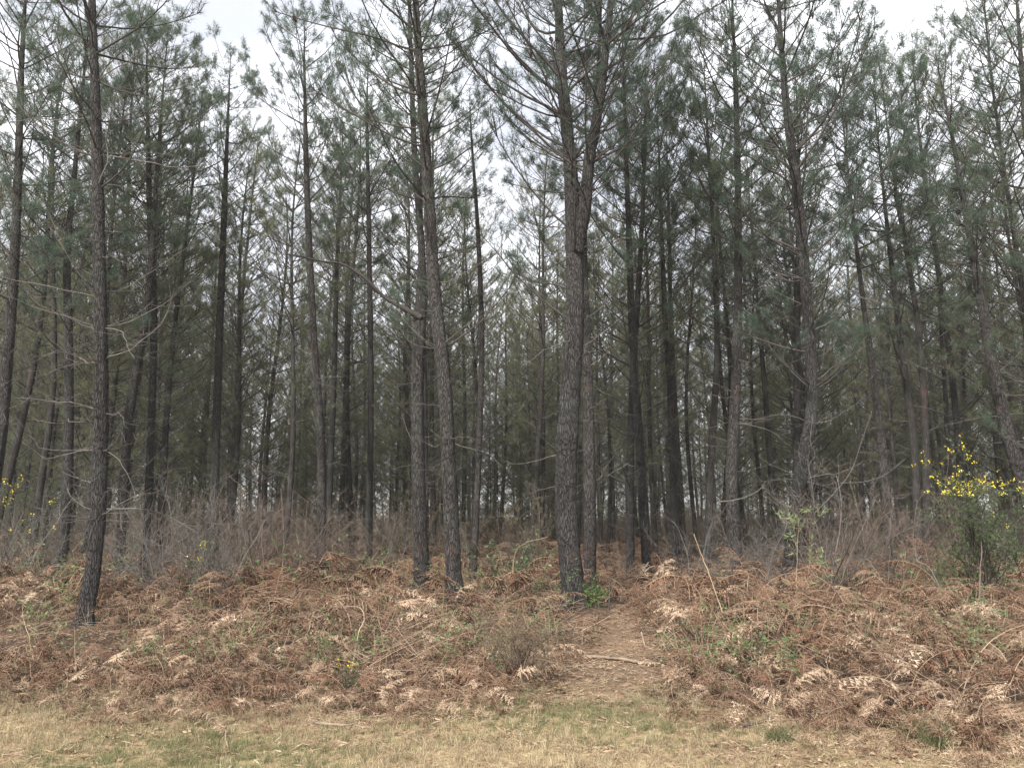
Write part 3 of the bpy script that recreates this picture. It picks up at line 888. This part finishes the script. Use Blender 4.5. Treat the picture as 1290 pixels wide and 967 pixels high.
def fall(x, y):
    """bracken height: low at the verge, about waist high in the wood, lower near the path"""
    edge = verge(x)
    return np.clip((y - edge) / 4.0, 0, 1)

def verge(x):
    return 6.72 + 0.22 * np.sin(x * 1.1 + .8) + 0.16 * np.sin(x * 2.9) - 1.25 * np.clip((x - 1.2) / 1.6, 0, 1) - .5 * np.clip((x - 2.8) / 1.5, 0, 1)

MOUNDS = [(655, 12.3, .8, .75), (230, 11.4, 1.2, .35), (395, 12.3, .9, .35), (500, 11.8, 1.0, .35), (560, 9.6, .7, .3), (900, 11.6, 1.2, .45), (1000, 11.2, 1.6, .45), (1190, 10.5, 1.5, .3), (300, 9.3, .8, .3), (440, 9.0, .7, .25), (40, 12.5, 1.4, .3), (1100, 7.6, .9, .25), (880, 8.6, .8, .3),
          (104, 10.3, 1.0, -1.0), (95, 9.2, .7, -.3), (730, 12.0, .9, -.9), (715, 11.0, .6, -.3), (1240, 8, .6, -.1), (150, 8.6, .8, -.15), (680, 9.6, .6, -.15), (570, 13.2, .8, -.2)]
def mound(x, y):
    h = 0
    for px, Yd, r_, a_ in MOUNDS:
        h = h + a_ * np.exp(-(((x - (px - CX) / F * Yd) / r_) ** 2 + ((y - Yd) / r_) ** 2))
    return h

def field(g, n, x0, x1, y0, y1):
    x = g.uniform(x0, x1, n); y = y0 + (y1 - y0) * g.random(n) ** 1.1
    k = (np.abs(x) < 0.74 * y + 1.5) & ~on_path(x, y, -.03 + .14 * g.random(n)) & (fall(x, y) > 0.02 + 0.1 * g.random(n))
    return x[k], y[k]
x, y = field(g, 7600, -15, 15, 4.5, 19)
f_ = fall(x, y); n = len(x)
tuss = 0.78 + 0.34 * np.sin(x * 2.1 + np.sin(y * 1.7) * 1.5) + 0.28 * np.sin(y * 2.6 + x) + .15 * np.sin(x * 4.3 - y * 2)
S = np.exp(g.normal(0, .25, n)) * np.clip(0.44 + 0.34 * f_ + 1.7 * mound(x, y), .2, 1.25)
S = np.clip(S, .15, 1.25) * g.uniform(.6, 1.05, n) * np.clip(tuss, .38, 1.25)
zone = np.sin(x * .9 + 1.1 * np.sin(y * .8 + .4)) + .7 * np.sin(y * 1.3 - x * .5) + g.normal(0, .55, n)
pz = np.clip(.26 + .12 * x / 6 - .32 * f_, .03, .42)
kind = np.where(zone > 1.0, 6 + g.integers(0, 4, n), g.integers(0, 6, n))
kind = np.where((y > 10.5) & (g.random(n) < .45), 6 + g.integers(0, 4, n), kind)
kind = np.where(g.random(n) < pz, 10 + g.integers(0, 4, n), kind)
scatter('bracken_thicket', np.stack([x, y, gz(x, y) + 0.02 + 0.06 * f_ * g.random(n)], -1),
        np.stack([g.normal(0, .28, n), g.normal(0, .28, n), g.uniform(0, 6.28, n)], -1), S, kind, FR + FU + FP)
x, y = field(g, 560, -14, 14, 4.8, 18)
n = len(x)
scatter('fallen_stems', np.stack([x, y, gz(x, y) + 0.02 + .25 * fall(x, y) * g.random(n)], -1), np.stack([g.normal(0, .2, n), g.normal(0, .2, n), g.uniform(0, 6.28, n)], -1),
        g.uniform(.4, .85, n), 2 * g.integers(0, 2, n), ST)
n = 3000
x = g.uniform(-7, 6.5, n); y = verge(x) + g.uniform(-.35, 1.5, n) + .25 * g.normal(size=n)
k = ~on_path(x, y, .12); x, y = x[k], y[k]; n = len(x)
scatter('fallen_bracken', np.stack([x, y, gz(x, y) + .03], -1), np.stack([g.normal(-.5, .4, n), g.normal(0, .4, n), g.uniform(0, 6.28, n)], -1), g.uniform(.18, .46, n) * np.clip(1 + .5 * (y - verge(x)), .5, 1.3), g.integers(0, 14, n), FR + FU + FP)
# further undergrowth between the trunks
x = g.uniform(-1, 1, 5200); y = 19 + 56 * g.random(5200) ** 1.2; x = x * (0.72 * y + 2); n = len(x)
UND = (x, y)
scatter('undergrowth', np.stack([x, y, gz(x, y)], -1), np.stack([g.normal(0, .25, n), g.normal(0, .25, n), g.uniform(0, 6.28, n)], -1), g.uniform(.7, 1.5, n), g.integers(0, 6, n), FR)

# fronds that stand out singly
zones = [(-9.5, -3.2, 'left of the bowed pine', 80), (-3.2, 0.9, 'in front of the bowed and forked pines', 80), (1.7, 5.0, 'right of the path', 75), (5.0, 9.5, 'in front of the yellow gorse', 60)]
for x0, x1, where, n in zones:
    k = 0
    while k < n:
        x = g.uniform(x0, x1); y = g.uniform(5.2, 12.5)
        if abs(x) > 0.66 * y + .3 or on_path(x, y, .1) or fall(x, y) < .12: continue
        k += 1
        pale = g.random() < (.62 if x0 > 1 else .38)
        o = link('bracken_frond', (FP if pale else FR)[g.integers(0, 4)], None, (x, y, float(gz(x, y)) + .04 + .08 * float(fall(x, y))))
        o.rotation_euler = (g.normal(0, .2), g.normal(0, .2), g.uniform(0, 6.28)); s = g.uniform(.6, 1.0) * min(1.05, max(.3, 0.48 + .32 * float(fall(x, y)) + .8 * float(mound(x, y)))); o.scale = (s, s, s)
        kn, sd_ = by(CX + x / y * F)
        tag(o, ('pale dry bracken frond' if pale else 'brown dead bracken frond') + ' below and ' + sd_ + ' of the ' + kn, 'fern', ('pale' if pale else 'brown') + ' bracken fronds near the ' + kn)

# ------------------------------------------------------------------ shrubs
def shrub(g, h, w_, ns, tw1, tw2, mats, leaf=None, flower=None, r0=.008, wob=.12, lift=.5):
    """stems, twigs, sub-twigs; leaf = (per twig, size, kind) ; flower = (count, size)"""
    D = unit(np.stack([g.normal(0, w_, ns), g.normal(0, w_, ns), np.ones(ns)], -1))
    P0 = np.stack([g.normal(0, .06, ns), g.normal(0, .06, ns), np.full(ns, -.03)], -1)
    st = grow(g, P0, D, h * g.uniform(.55, 1.05, ns), 9, wob, .25)
    b_ = Buf(); b_.quads(*tube(st, r0 * g.uniform(.6, 1.2, (ns, 1)) * np.linspace(1, .4, 9)[None], 5))
    par = np.repeat(np.arange(ns), tw1); q, T = sample(st, par, g.uniform(.25, 1, len(par)))
    t1 = grow(g, q, unit(T + g.normal(0, .55, T.shape)), h * g.uniform(.12, .38, len(par)), 6, wob, lift)
    b_.quads(*tube(t1, r0 * .45 * np.ones((len(par), 1)) * np.linspace(1, .5, 6)[None], 3))
    par = np.repeat(np.arange(len(t1)), tw2); q, T = sample(t1, par, g.uniform(.2, 1, len(par)))
    t2 = grow(g, q, unit(T + g.normal(0, .6, T.shape)), h * g.uniform(.05, .16, len(par)), 4, wob, lift)
    b_.quads(*tube(t2, r0 * .26 * np.ones((len(par), 1)) * np.linspace(1, .6, 4)[None], 3))
    res = [('stem', b_.mesh('stem', [mats[0]], True))]
    if leaf:
        n_, sz, kd = leaf
        par = np.repeat(np.arange(len(t2)), n_); q, T = sample(t2, par, g.uniform(0.1, 1, len(par)))
        b2 = Buf()
        if kd == 'spine':
            v, f = needles(g, q, unit(T + g.normal(0, .3, T.shape)), 3, sz, sz * .16, (25, 75), .01); b2.tris(v, f)
        else:
            v, f = leaves(g, q + g.normal(0, .01, q.shape), sz); b2.quads(v, f)
        res.append(('foliage', b2.mesh('foliage', [mats[1]])))
    if flower:
        n_, sz, zmin = flower
        tip = t2[:, -1]; tip = tip[tip[:, 2] > zmin * h]
        n_ = min(n_, len(tip)); cs = tip[g.choice(len(tip), n_, replace=False)]
        b3 = Buf()
        q = np.repeat(cs, 7, 0) + g.normal(0, .022, (n_ * 7, 3))
        v, f = leaves(g, q, sz, .8, 0); b3.quads(v, f)
        res.append(('blossom', b3.mesh('blossom', ['petal'])))
    return res

def put(parts, name, label, cat, loc, group=None, rz=0., scale=1.):
    r_ = thing(name, label, cat, loc, group, rz)
    r_.scale = (scale,) * 3
    for nm, me in parts:
        link(nm, me, r_)
    return r_

g = np.random.default_rng(33)
# gorse in flower at the right edge, and smaller ones
p = at(1236, 700, 13.0); p[2] = gz(p[0], p[1])
put(shrub(g, 2.35, .21, 15, 8, 6, ('limb', 'gorse'), (5, .06, 'spine'), (120, .026, .80), .011), 'gorse_bush', 'big gorse bush crowned with yellow flowers at the right edge', 'bush', p)
p = at(1300, 700, 12.2); p[2] = gz(p[0], p[1])
put(shrub(g, 1.85, .24, 10, 8, 6, ('limb', 'gorse'), (5, .06, 'spine'), (70, .026, .75), .011), 'gorse_bush', 'second flowering gorse cut off by the right edge', 'bush', p)
p = at(-6, 720, 13.0); p[2] = gz(p[0], p[1])
put(shrub(g, 1.95, .09, 5, 6, 5, ('limb', 'gorse'), (3, .05, 'spine'), (30, .024, .62), .008), 'gorse_bush', 'thin yellow flowering gorse at the left edge', 'bush', p)
p = ground(426, 876)
put(shrub(g, .33, .6, 9, 5, 5, ('limb', 'gorse'), (2, .03, 'spine'), (3, .018, .7), .004), 'gorse_bush', 'small low gorse with a few yellow flowers at the grass edge', 'bush', p)
p = at(251, 700, 12.5); p[2] = gz(p[0], p[1])
put(shrub(g, 1.05, .12, 4, 4, 4, ('deadwood', 'leaf'), (3, .04, 'leaf'), (6, .022, .75), .006), 'shrub_sprig', 'slender sprig with yellow-green tips among bare twigs on the left', 'plant', p)
p = at(1002, 760, 11.0); p[2] = gz(p[0], p[1])
put(shrub(g, 1.5, .07, 2, 7, 5, ('stalk', 'broom'), (2, .09, 'spine'), None, .005, .05, .9), 'broom_sapling', 'wispy pale green broom sapling right of centre', 'plant', p)
p = ground(996, 850)
put(shrub(g, .26, .6, 8, 5, 5, ('limb', 'evergreen'), (3, .05, 'spine'), None, .004), 'green_tussock', 'small dark green tuft sunk in bracken right of the path', 'plant', p)
p = at(636, 700, 14.5); p[2] = gz(p[0], p[1])
put(shrub(g, 1.15, .35, 8, 6, 5, ('limb', 'evergreen'), (3, .055, 'leaf'), None, .008), 'evergreen_shrub', 'glossy evergreen shrub between the bowed and forked pines', 'bush', p)
p = at(690, 735, 12.6); p[2] = gz(p[0], p[1])
put(shrub(g, .85, .4, 8, 5, 4, ('limb', 'evergreen'), (3, .045, 'leaf'), None, .007), 'evergreen_shrub', 'low evergreen shrub at the foot of the forked pine, on its left', 'bush', p)
p = at(940, 720, 12.0); p[2] = gz(p[0], p[1])
p = at(752, 775, 12.9); p[2] = gz(p[0], p[1])
put(shrub(g, .48, .25, 7, 4, 4, ('broom', 'bright'), (3, .05, 'leaf'), None, .004), 'fresh_plant', 'bright fresh green plant at the right foot of the forked pine', 'plant', p)
p = ground(648, 868)
put(shrub(g, .62, .42, 22, 7, 6, ('haze_twig', 'heath'), (3, .022, 'spine'), None, .004), 'heather_bush', 'olive-brown heather bush at the grass edge left of the path', 'bush', p)
p = at(1205, 700, 13.5); p[2] = gz(p[0], p[1])
put(shrub(g, 1.2, .4, 11, 7, 6, ('limb', 'gorse'), (3, .06, 'spine'), None, .008), 'gorse_bush', 'dark flowerless gorse under the left side of the yellow gorse', 'bush', p)

# bare grey shrubs and brambles, copied one by one
BS = [shrub(g, 2.1, w_, 9, 8, 6, ('deadwood',), None, None, .008, .13, .2) for w_ in (.45, .6)] + [shrub(g, 1.9, .5, 10, 8, 7, ('haze_twig',), None, None, .007, .14, .3)]
bare = [(20, 14, 0, 1.0), (58, 15, 0, .95), (150, 13, 1, .85), (205, 13.5, 0, 1.0), (236, 14.2, 1, 1.05), (262, 14.8, 0, 1.05), (300, 15.5, 2, 1.15), (330, 14.8, 2, 1.2), (358, 15.6, 2, 1.15), (384, 16.5, 2, 1.0), (285, 13.2, 0, .8),
        (430, 16.8, 2, .8), (480, 17, 2, .75), (640, 19, 2, .8), (870, 14.2, 0, .75), (905, 13.5, 1, .65), (955, 15, 0, .85), (1040, 14, 0, 1.2), (1062, 14.5, 2, 1.15), (1090, 15, 2, 1.2), (1120, 14.2, 2, 1.0), (1030, 16, 1, 1.0), (1150, 15, 2, .95), (90, 17, 2, .9), (180, 17, 2, 1.0), (780, 18, 2, .6), (1000, 13.3, 1, .6)]
for px, Yd, k, s in bare:
    q = at(px, 690, Yd); q[2] = gz(q[0], q[1])
    side = 'left of the bowed pine' if px < 560 else ('around the path' if px < 940 else 'left of the yellow gorse')
    put(BS[k], 'bare_shrub', nth_label('reddish-grey bare twig thicket' if k == 2 else 'leafless grey twiggy shrub', px), 'shrub', q, ('reddish-grey' if k == 2 else 'grey') + ' bare shrubs ' + side, g.uniform(0, 6), s)
def joined(parts, mats):
    b_ = Buf()
    for off, (nm, me) in enumerate(parts):
        co = np.zeros(len(me.vertices) * 3, np.float32); me.vertices.foreach_get('co', co)
        lt = np.zeros(len(me.polygons), np.int32); me.polygons.foreach_get('loop_total', lt)
        vi = np.zeros(len(me.loops), np.int32); me.loops.foreach_get('vertex_index', vi)
        k_ = int(lt[0]); co = co.reshape(-1, 3)
        (b_.tris if k_ == 3 else b_.quads)(co, vi.reshape(-1, k_), off)
    return b_.mesh('brush', mats)
BRUSH = [joined(shrub(g, 2.0, .55, 7, 6, 5, ('haze_twig', 'heath'), (2, .06, 'spine'), None, .009, .11, .5), ('haze_twig', 'heath')),
         joined(shrub(g, 2.4, .45, 7, 6, 5, ('haze_twig', 'olive'), (3, .08, 'spine'), None, .009, .11, .5), ('haze_twig', 'olive')),
         joined(shrub(g, 1.8, .35, 9, 6, 5, ('deadwood', 'heath'), (1, .06, 'spine'), None, .008, .13, .3), ('deadwood', 'heath'))]
n = 800
y = 19.5 + 60 * g.random(n) ** 1.1; x = g.uniform(-1, 1, n) * (.72 * y + 2)
px = CX + x / y * F
k = (np.abs(px - 765) > 70) | (y > 34)
x, y = x[k], y[k]; n = len(x)
scatter('brushwood', np.stack([x, y, gz(x, y)], -1), np.stack([g.normal(0, .12, n), g.normal(0, .12, n), g.uniform(0, 6.28, n)], -1), g.uniform(.5, 1.15, n), g.integers(0, 3, n), BRUSH)
gq = np.random.default_rng(91)
BR = [shrub(g, .75, .7, 7, 4, 3, ('stalk', 'leaf'), (3, .042, 'leaf'), None, .004, .16, -.4) for _ in range(3)]
bram = [(40, 760), (70, 730), (180, 740), (260, 735), (300, 815), (180, 800), (420, 760), (395, 735), (600, 770), (655, 790), (580, 745), (700, 765), (860, 800), (940, 830), (1150, 740), (1190, 735), (1080, 730), (1010, 770), (960, 760), (1130, 780), (890, 770), (330, 755), (120, 725), (985, 850), (900, 855), (230, 820), (1260, 790)]
NTH_B = []
gb = np.random.default_rng(71)
while len(bram) < 82:
    a_, b_y = gb.uniform(0, 1290), gb.uniform(715, 835)
    if 660 < a_ < 840 and b_y > 700: continue
    bram.append((a_, b_y))
for px, py in bram:
    q = ground(px, py + 55 - max(0, py - 790) * .6)
    side = 'left of the bowed pine' if px < 560 else ('beside the forked pine' if px < 800 else 'right of the path')
    if len(NTH_B) >= 58:
        q = at(px, 690, gq.uniform(12.5, 17)); q[2] = gz(q[0], q[1])
    NTH_B.append(1)
    put(BR[g.integers(3)], 'bramble', nth_label('trailing green-leaved bramble', px), 'plant', q, 'brambles ' + side, g.uniform(0, 6), g.uniform(.6, 1.05) * (1.7 if len(NTH_B) > 58 else 1))

# ------------------------------------------------------------------ sticks, creepers, a stump
def stick(label, pl, r, name='fallen_branch', cat='branch', m='weathered', twigs=3, group=None):
    """pl: (px, py, depth) along the stick, lying or standing where it is seen"""
    gg = np.random.default_rng(hash_(label) % 99991)
    P = np.array([at(a, c, e) if e else ground(a, c) + [0, 0, r + .02] for a, c, e in pl])
    o = P[0].copy()
    S = smooth_line(P - o, 22)
    S += np.cumsum(gg.normal(0, .004, S.shape), 0) * (np.linspace(0, 1, 22) * np.linspace(1, 0, 22) * 4)[:, None]
    b_ = Buf(); b_.quads(*tube(S[None], r * np.linspace(1.1, .55, 22)[None] * gg.uniform(.85, 1.1, (1, 22)), 7))
    # closed ends
    if twigs:
        q, T = sample(S[None], np.zeros(twigs, int), gg.uniform(.3, .95, twigs))
        tw = grow(gg, q, unit(T + gg.normal(0, .7, T.shape)), gg.uniform(.1, .35, twigs), 5, .1, .2)
        b_.quads(*tube(tw, r * .4 * np.linspace(1, .5, 5)[None] * np.ones((twigs, 1)), 4))
    return tag(link(name, b_.mesh(name, [m], True), None, Vector(o)), label, cat, group)
stick('grey fallen branch lying at the grass edge left of the heather', [(456, 862, 0), (488, 868, 0), (522, 874, 0)], .021)
stick('pale fallen branch lying across the brown path', [(736, 834, 0), (768, 842, 0), (800, 846, 0), (832, 848, 0)], .018)
stick('crooked dead bough lifting off the path toward the bracken', [(808, 796, 9.6), (818, 828, 9.2), (832, 818, 9.3), (872, 772, 9.8)], .010)
stick('long pale bracken stem slanting up from the left edge', [(0, 866, 8.2), (40, 832, 8.5), (80, 804, 8.9)], .009, 'dead_stem', 'stem', 'stalk', 0)
stick('long straight dead stem slanting through the left bracken, lower one of two', [(272, 862, 8.0), (320, 828, 8.4), (356, 804, 8.6)], .008, 'dead_stem', 'stem', 'stalk', 0)
stick('straight dead stem slanting through the left bracken, upper one of two', [(276, 842, 8.2), (300, 812, 8.5), (322, 782, 8.8)], .008, 'dead_stem', 'stem', 'stalk', 0)
stick('slanting pair-less dead stem left of the forked pine foot', [(688, 822, 10.2), (740, 790, 10.6), (768, 776, 10.8)], .009, 'dead_stem', 'stem', 'stalk', 1)
stick('tall dry stem leaning left in the bracken right of the path', [(910, 770, 9.8), (888, 712, 10), (874, 672, 10.2)], .006, 'dead_stem', 'stem', 'stalk', 2)
stick('broken dead stem standing upright in bracken below the gorse', [(1234, 756, 9.4), (1236, 715, 9.5), (1236, 682, 9.6)], .007, 'dead_stem', 'stem', 'haze_twig', 2)
stick('forked dead twig standing in bracken below the left side of the gorse', [(1184, 740, 9.6), (1172, 715, 9.6), (1158, 708, 9.6), (1160, 700, 9.6)], .009, 'dead_stem', 'stem', 'deadwood', 4)
stick('short dark stake standing on the path behind the forked pine foot', [(766, 778, 12.6), (769, 750, 12.6), (768, 727, 12.6)], .016, 'stake', 'stake', 'limb', 0)
stick('fallen pole resting at chest height right of the bare-stemmed front pine', [(132, 641, 12.0), (180, 642, 12.2), (215, 652, 12.4), (245, 668, 12.5)], .013, 'fallen_branch', 'branch', 'deadwood', 7)
stick('curly pale bracken stem lying in front of the bowed pine', [(443, 845, 7.9), (452, 800, 8.4), (460, 775, 8.5), (452, 762, 8.5), (432, 764, 8.4)], .008, 'dead_stem', 'stem', 'stalk', 0)
stick('thin dead twig lying on the grass at lower left', [(284, 925, 0), (290, 945, 0), (302, 957, 0)], .006, 'dead_stem', 'stem', 'stalk', 1)
stick('weathered flat stick lying on grass in the left foreground', [(398, 913, 0), (432, 918, 0), (456, 921, 0)], .012, 'fallen_branch', 'branch', 'weathered', 1)
stick('dark curved stick lying under bracken edge right of the path', [(938, 920, 0), (985, 908, 0), (1020, 898, 0)], .010, 'fallen_branch', 'branch', 'limb', 2)
stick('arching creeper stem sweeping from bracken up past the sinuous pine', [(1026, 646, 12.4), (1050, 622, 12.4), (1070, 598, 12.4), (1085, 560, 12.4), (1098, 520, 12.4)], .005, 'creeper', 'creeper', 'deadwood', 3)
stick('long creeper stem arching rightward past the dark bent-footed pine', [(1058, 608, 12.6), (1090, 606, 12.6), (1115, 598, 12.6), (1140, 578, 12.6)], .005, 'creeper', 'creeper', 'deadwood', 5)
stick('twisted bare creeper dangling beside the foot of the sinuous pine', [(1026, 640, 14.2), (1022, 605, 14.2), (1018, 585, 14.2), (1026, 572, 14.2), (1020, 555, 14.2), (1024, 525, 14.3)], .006, 'creeper', 'creeper', 'deadwood', 4)
stick('low dead bough arching left behind the thick twig-snagged pine', [(905, 632, 15.9), (930, 628, 15.8), (955, 618, 15.7), (965, 606, 15.6)], .010, 'creeper', 'creeper', 'deadwood', 3)
stick('arched pale fern stalk standing left of the forked pine', [(646, 722, 11.6), (648, 695, 11.6), (660, 684, 11.5), (690, 676, 11.4)], .005, 'dead_stem', 'stem', 'stalk', 0)

q = ground(1150, 880)
q[2] -= .03
r_ = thing('tree_stump', 'small dark broken stump with a pale torn rim in the bracken at lower right', 'stump', q)
b_ = Buf(); zz = np.linspace(-.05, .16, 6)
trunk_mesh(g, b_, np.stack([zz * .1, zz * 0, zz], -1), np.array([.085, .08, .072, .068, .066, .060]), 14, .05, True)
a = np.arange(14) / 14 * 6.283
v = np.concatenate([[[.015, 0, .13]], np.stack([.016 + .06 * np.cos(a), .06 * np.sin(a), .16 + .012 * np.sin(3 * a)], -1)])
b_.tris(v, np.array([[0, k + 1, (k + 1) % 14 + 1] for k in range(14)]))
link('wood', b_.mesh('wood', ['stump']), r_)
b_ = Buf()
for k in range(14):
    c = np.array([.016 + .058 * math.cos(a[k]), .058 * math.sin(a[k]), .13]); t = np.array([-math.sin(a[k]), math.cos(a[k]), 0]) * .016
    o_ = np.array([math.cos(a[k]), math.sin(a[k]), 0]) * .012; h = g.uniform(.01, .055)
    v = np.array([c - t, c + t, c + t * .4 + [0, 0, h], c - t * .5 + [0, 0, h * .8], c - t + o_, c + t + o_, c + t * .4 + o_ + [0, 0, h], c - t * .5 + o_ + [0, 0, h * .8]])
    b_.quads(v, np.array([[0, 1, 2, 3], [5, 4, 7, 6], [1, 5, 6, 2], [4, 0, 3, 7], [3, 2, 6, 7]]))
r_.scale = (.62, .62, .62)
link('torn_rim', b_.mesh('torn_rim', ['torn']), r_)

# ------------------------------------------------------------------ grass and litter
def tuft(g, n, h, m, sprawl):
    a = g.uniform(0, 6.28, n); r_ = g.uniform(0, .05, n)
    P0 = np.stack([r_ * np.cos(a), r_ * np.sin(a), np.zeros(n) - .005], -1)
    D = unit(np.stack([np.cos(a) * sprawl * g.random(n), np.sin(a) * sprawl * g.random(n), np.ones(n)], -1))
    p = grow(g, P0, D, h * g.uniform(.5, 1.2, n), 4, .12, -.9 * sprawl)
    sd = unit(np.cross(p[:, -1] - p[:, 0], g.normal(size=(n, 3))))[:, None, :] * (np.array([.0018, .0016, .0011, .0003])[None, :, None])
    v = np.stack([p - sd, p + sd], 2).reshape(n, 8, 3)
    f = np.array([[0, 1, 3, 2], [2, 3, 5, 4], [4, 5, 7, 6]])
    b_ = Buf(); b_.quads(v.reshape(-1, 3), (f[None] + (np.arange(n) * 8)[:, None, None]).reshape(-1, 4))
    return b_.mesh('tuft', [m])
g = np.random.default_rng(55)
TF = [tuft(g, 26, .075, 'straw', .9), tuft(g, 30, .06, 'straw', 1.6), tuft(g, 24, .10, 'straw', .7), tuft(g, 30, .075, 'green_grass', .8), tuft(g, 26, .11, 'green_grass', .6)]
n = 26000
x = g.uniform(-6.3, 6.3, n); y = g.uniform(3.6, 7.9, n)
k = (y < verge(x) + .40 + .35 * g.normal(size=n)) & (~on_path(x, y, .05) | (y < 7.4) & (g.random(n) < .35))
x, y = x[k], y[k]; n = len(x)
pat = np.sin(x * 1.7 + 1.3 * np.sin(y * 2.1)) + np.sin(y * 2.3 - x * .8) + .9 * g.normal(size=n)
bare_ = np.sin(x * 1.05 + 2.4) * np.sin(y * 2.0 + .6) + .35 * g.normal(size=n) > .75
kd = np.where(pat > .9, 3 + (g.random(n) < .3), g.integers(0, 3, n))
sc_ = g.uniform(.35, .85, n) * np.where(bare_, .35, 1)
scatter('grass', np.stack([x, y, gz(x, y)], -1), np.stack([g.normal(0, .15, n), g.normal(0, .15, n), g.uniform(0, 6.28, n)], -1), sc_, kd, TF)
def litter_kind(g, n, L_, wd, m):
    P0 = np.stack([g.uniform(-.15, .15, n), g.uniform(-.15, .15, n), g.uniform(.003, .022, n)], -1)
    a = g.uniform(0, 6.28, n); d = np.stack([np.cos(a), np.sin(a), g.normal(0, .12, n)], -1) * (L_ * g.uniform(.4, 1, n))[:, None]
    s = np.stack([-np.sin(a), np.cos(a), g.normal(0, .3, n)], -1) * wd
    v = np.stack([P0 - s, P0 + d * .4 - s, P0 + d, P0 + d * .4 + s], 1)
    b_ = Buf(); b_.quads(v.reshape(-1, 3), np.arange(n * 4).reshape(-1, 4))
    return b_.mesh('litter', [m])
LT = [litter_kind(g, 46, .12, .0022, 'litter'), litter_kind(g, 34, .05, .008, 'litter'), litter_kind(g, 26, .09, .004, 'bracken_pale'), litter_kind(g, 30, .10, .0035, 'straw')]
n = 8000
x = g.uniform(-7, 7, n); y = g.uniform(3.8, 13, n)
edge_w = np.exp(-((y - verge(x) - .25) / .5) ** 2) * .95
k = on_path(x, y, .15) | (g.random(n) < edge_w) | ((y < verge(x)) & (g.random(n) < .42 + .4 * (np.sin(x * 1.05 + 2.4) * np.sin(y * 2.0 + .6) > .6))) | ((y > 7.2) & (g.random(n) < .3))
x, y = x[k], y[k]; n = len(x)
scatter('leaf_litter', np.stack([x, y, gz(x, y) + .008], -1), np.stack([g.normal(0, .06, n), g.normal(0, .06, n), g.uniform(0, 6.28, n)], -1), g.uniform(.7, 1.3, n),
        np.where(g.random(n) < .5, 0, g.integers(0, 4, n)), LT)

def grass_tussock(px, py, label, hh, n_):
    q = ground(px, py)
    r_ = thing('grass_tussock', label, 'grass tussock', q)
    for k in range(3):
        me = tuft(g, n_, hh, 'olive_grass', .9)
        o = link('blades', me, r_, (g.uniform(-.09, .09), g.uniform(-.05, .05), 0))
grass_tussock(1165, 935, 'larger green grass tussock among bracken at lower right', .24, 70)
grass_tussock(1186, 945, 'smaller green grass tussock right beside a larger one at lower right', .2, 50)
grass_tussock(985, 935, 'thin green grass tussock by the dark curved stick', .2, 40)

# ------------------------------------------------------------------ the air in the wood
def haze(density):
    m = bpy.data.materials.new('haze_air'); m.use_nodes = True
    n = m.node_tree; n.nodes.clear()
    o_ = n.nodes.new('ShaderNodeOutputMaterial'); v = n.nodes.new('ShaderNodeVolumePrincipled')
    v.inputs['Color'].default_value = (0.95, 0.95, 0.87, 1)
    v.inputs['Density'].default_value = density
    v.inputs['Anisotropy'].default_value = 0.2
    n.links.new(v.outputs[0], o_.inputs['Volume'])
    M['haze'] = m
    x0, x1, y0, y1, z0, z1 = -1560, 1560, -620, 1560, -2.0, 19.0
    v = np.array([[x, y, z] for z in (z0, z1) for x, y in ((x0, y0), (x1, y0), (x1, y1), (x0, y1))])
    f = np.array([[3, 2, 1, 0], [4, 5, 6, 7], [0, 1, 5, 4], [1, 2, 6, 5], [2, 3, 7, 6], [3, 0, 4, 7]])
    b_ = Buf(); b_.quads(v, f)
    tag(link('haze', b_.mesh('haze', ['haze'])), kind='stuff')
haze(0.0009)
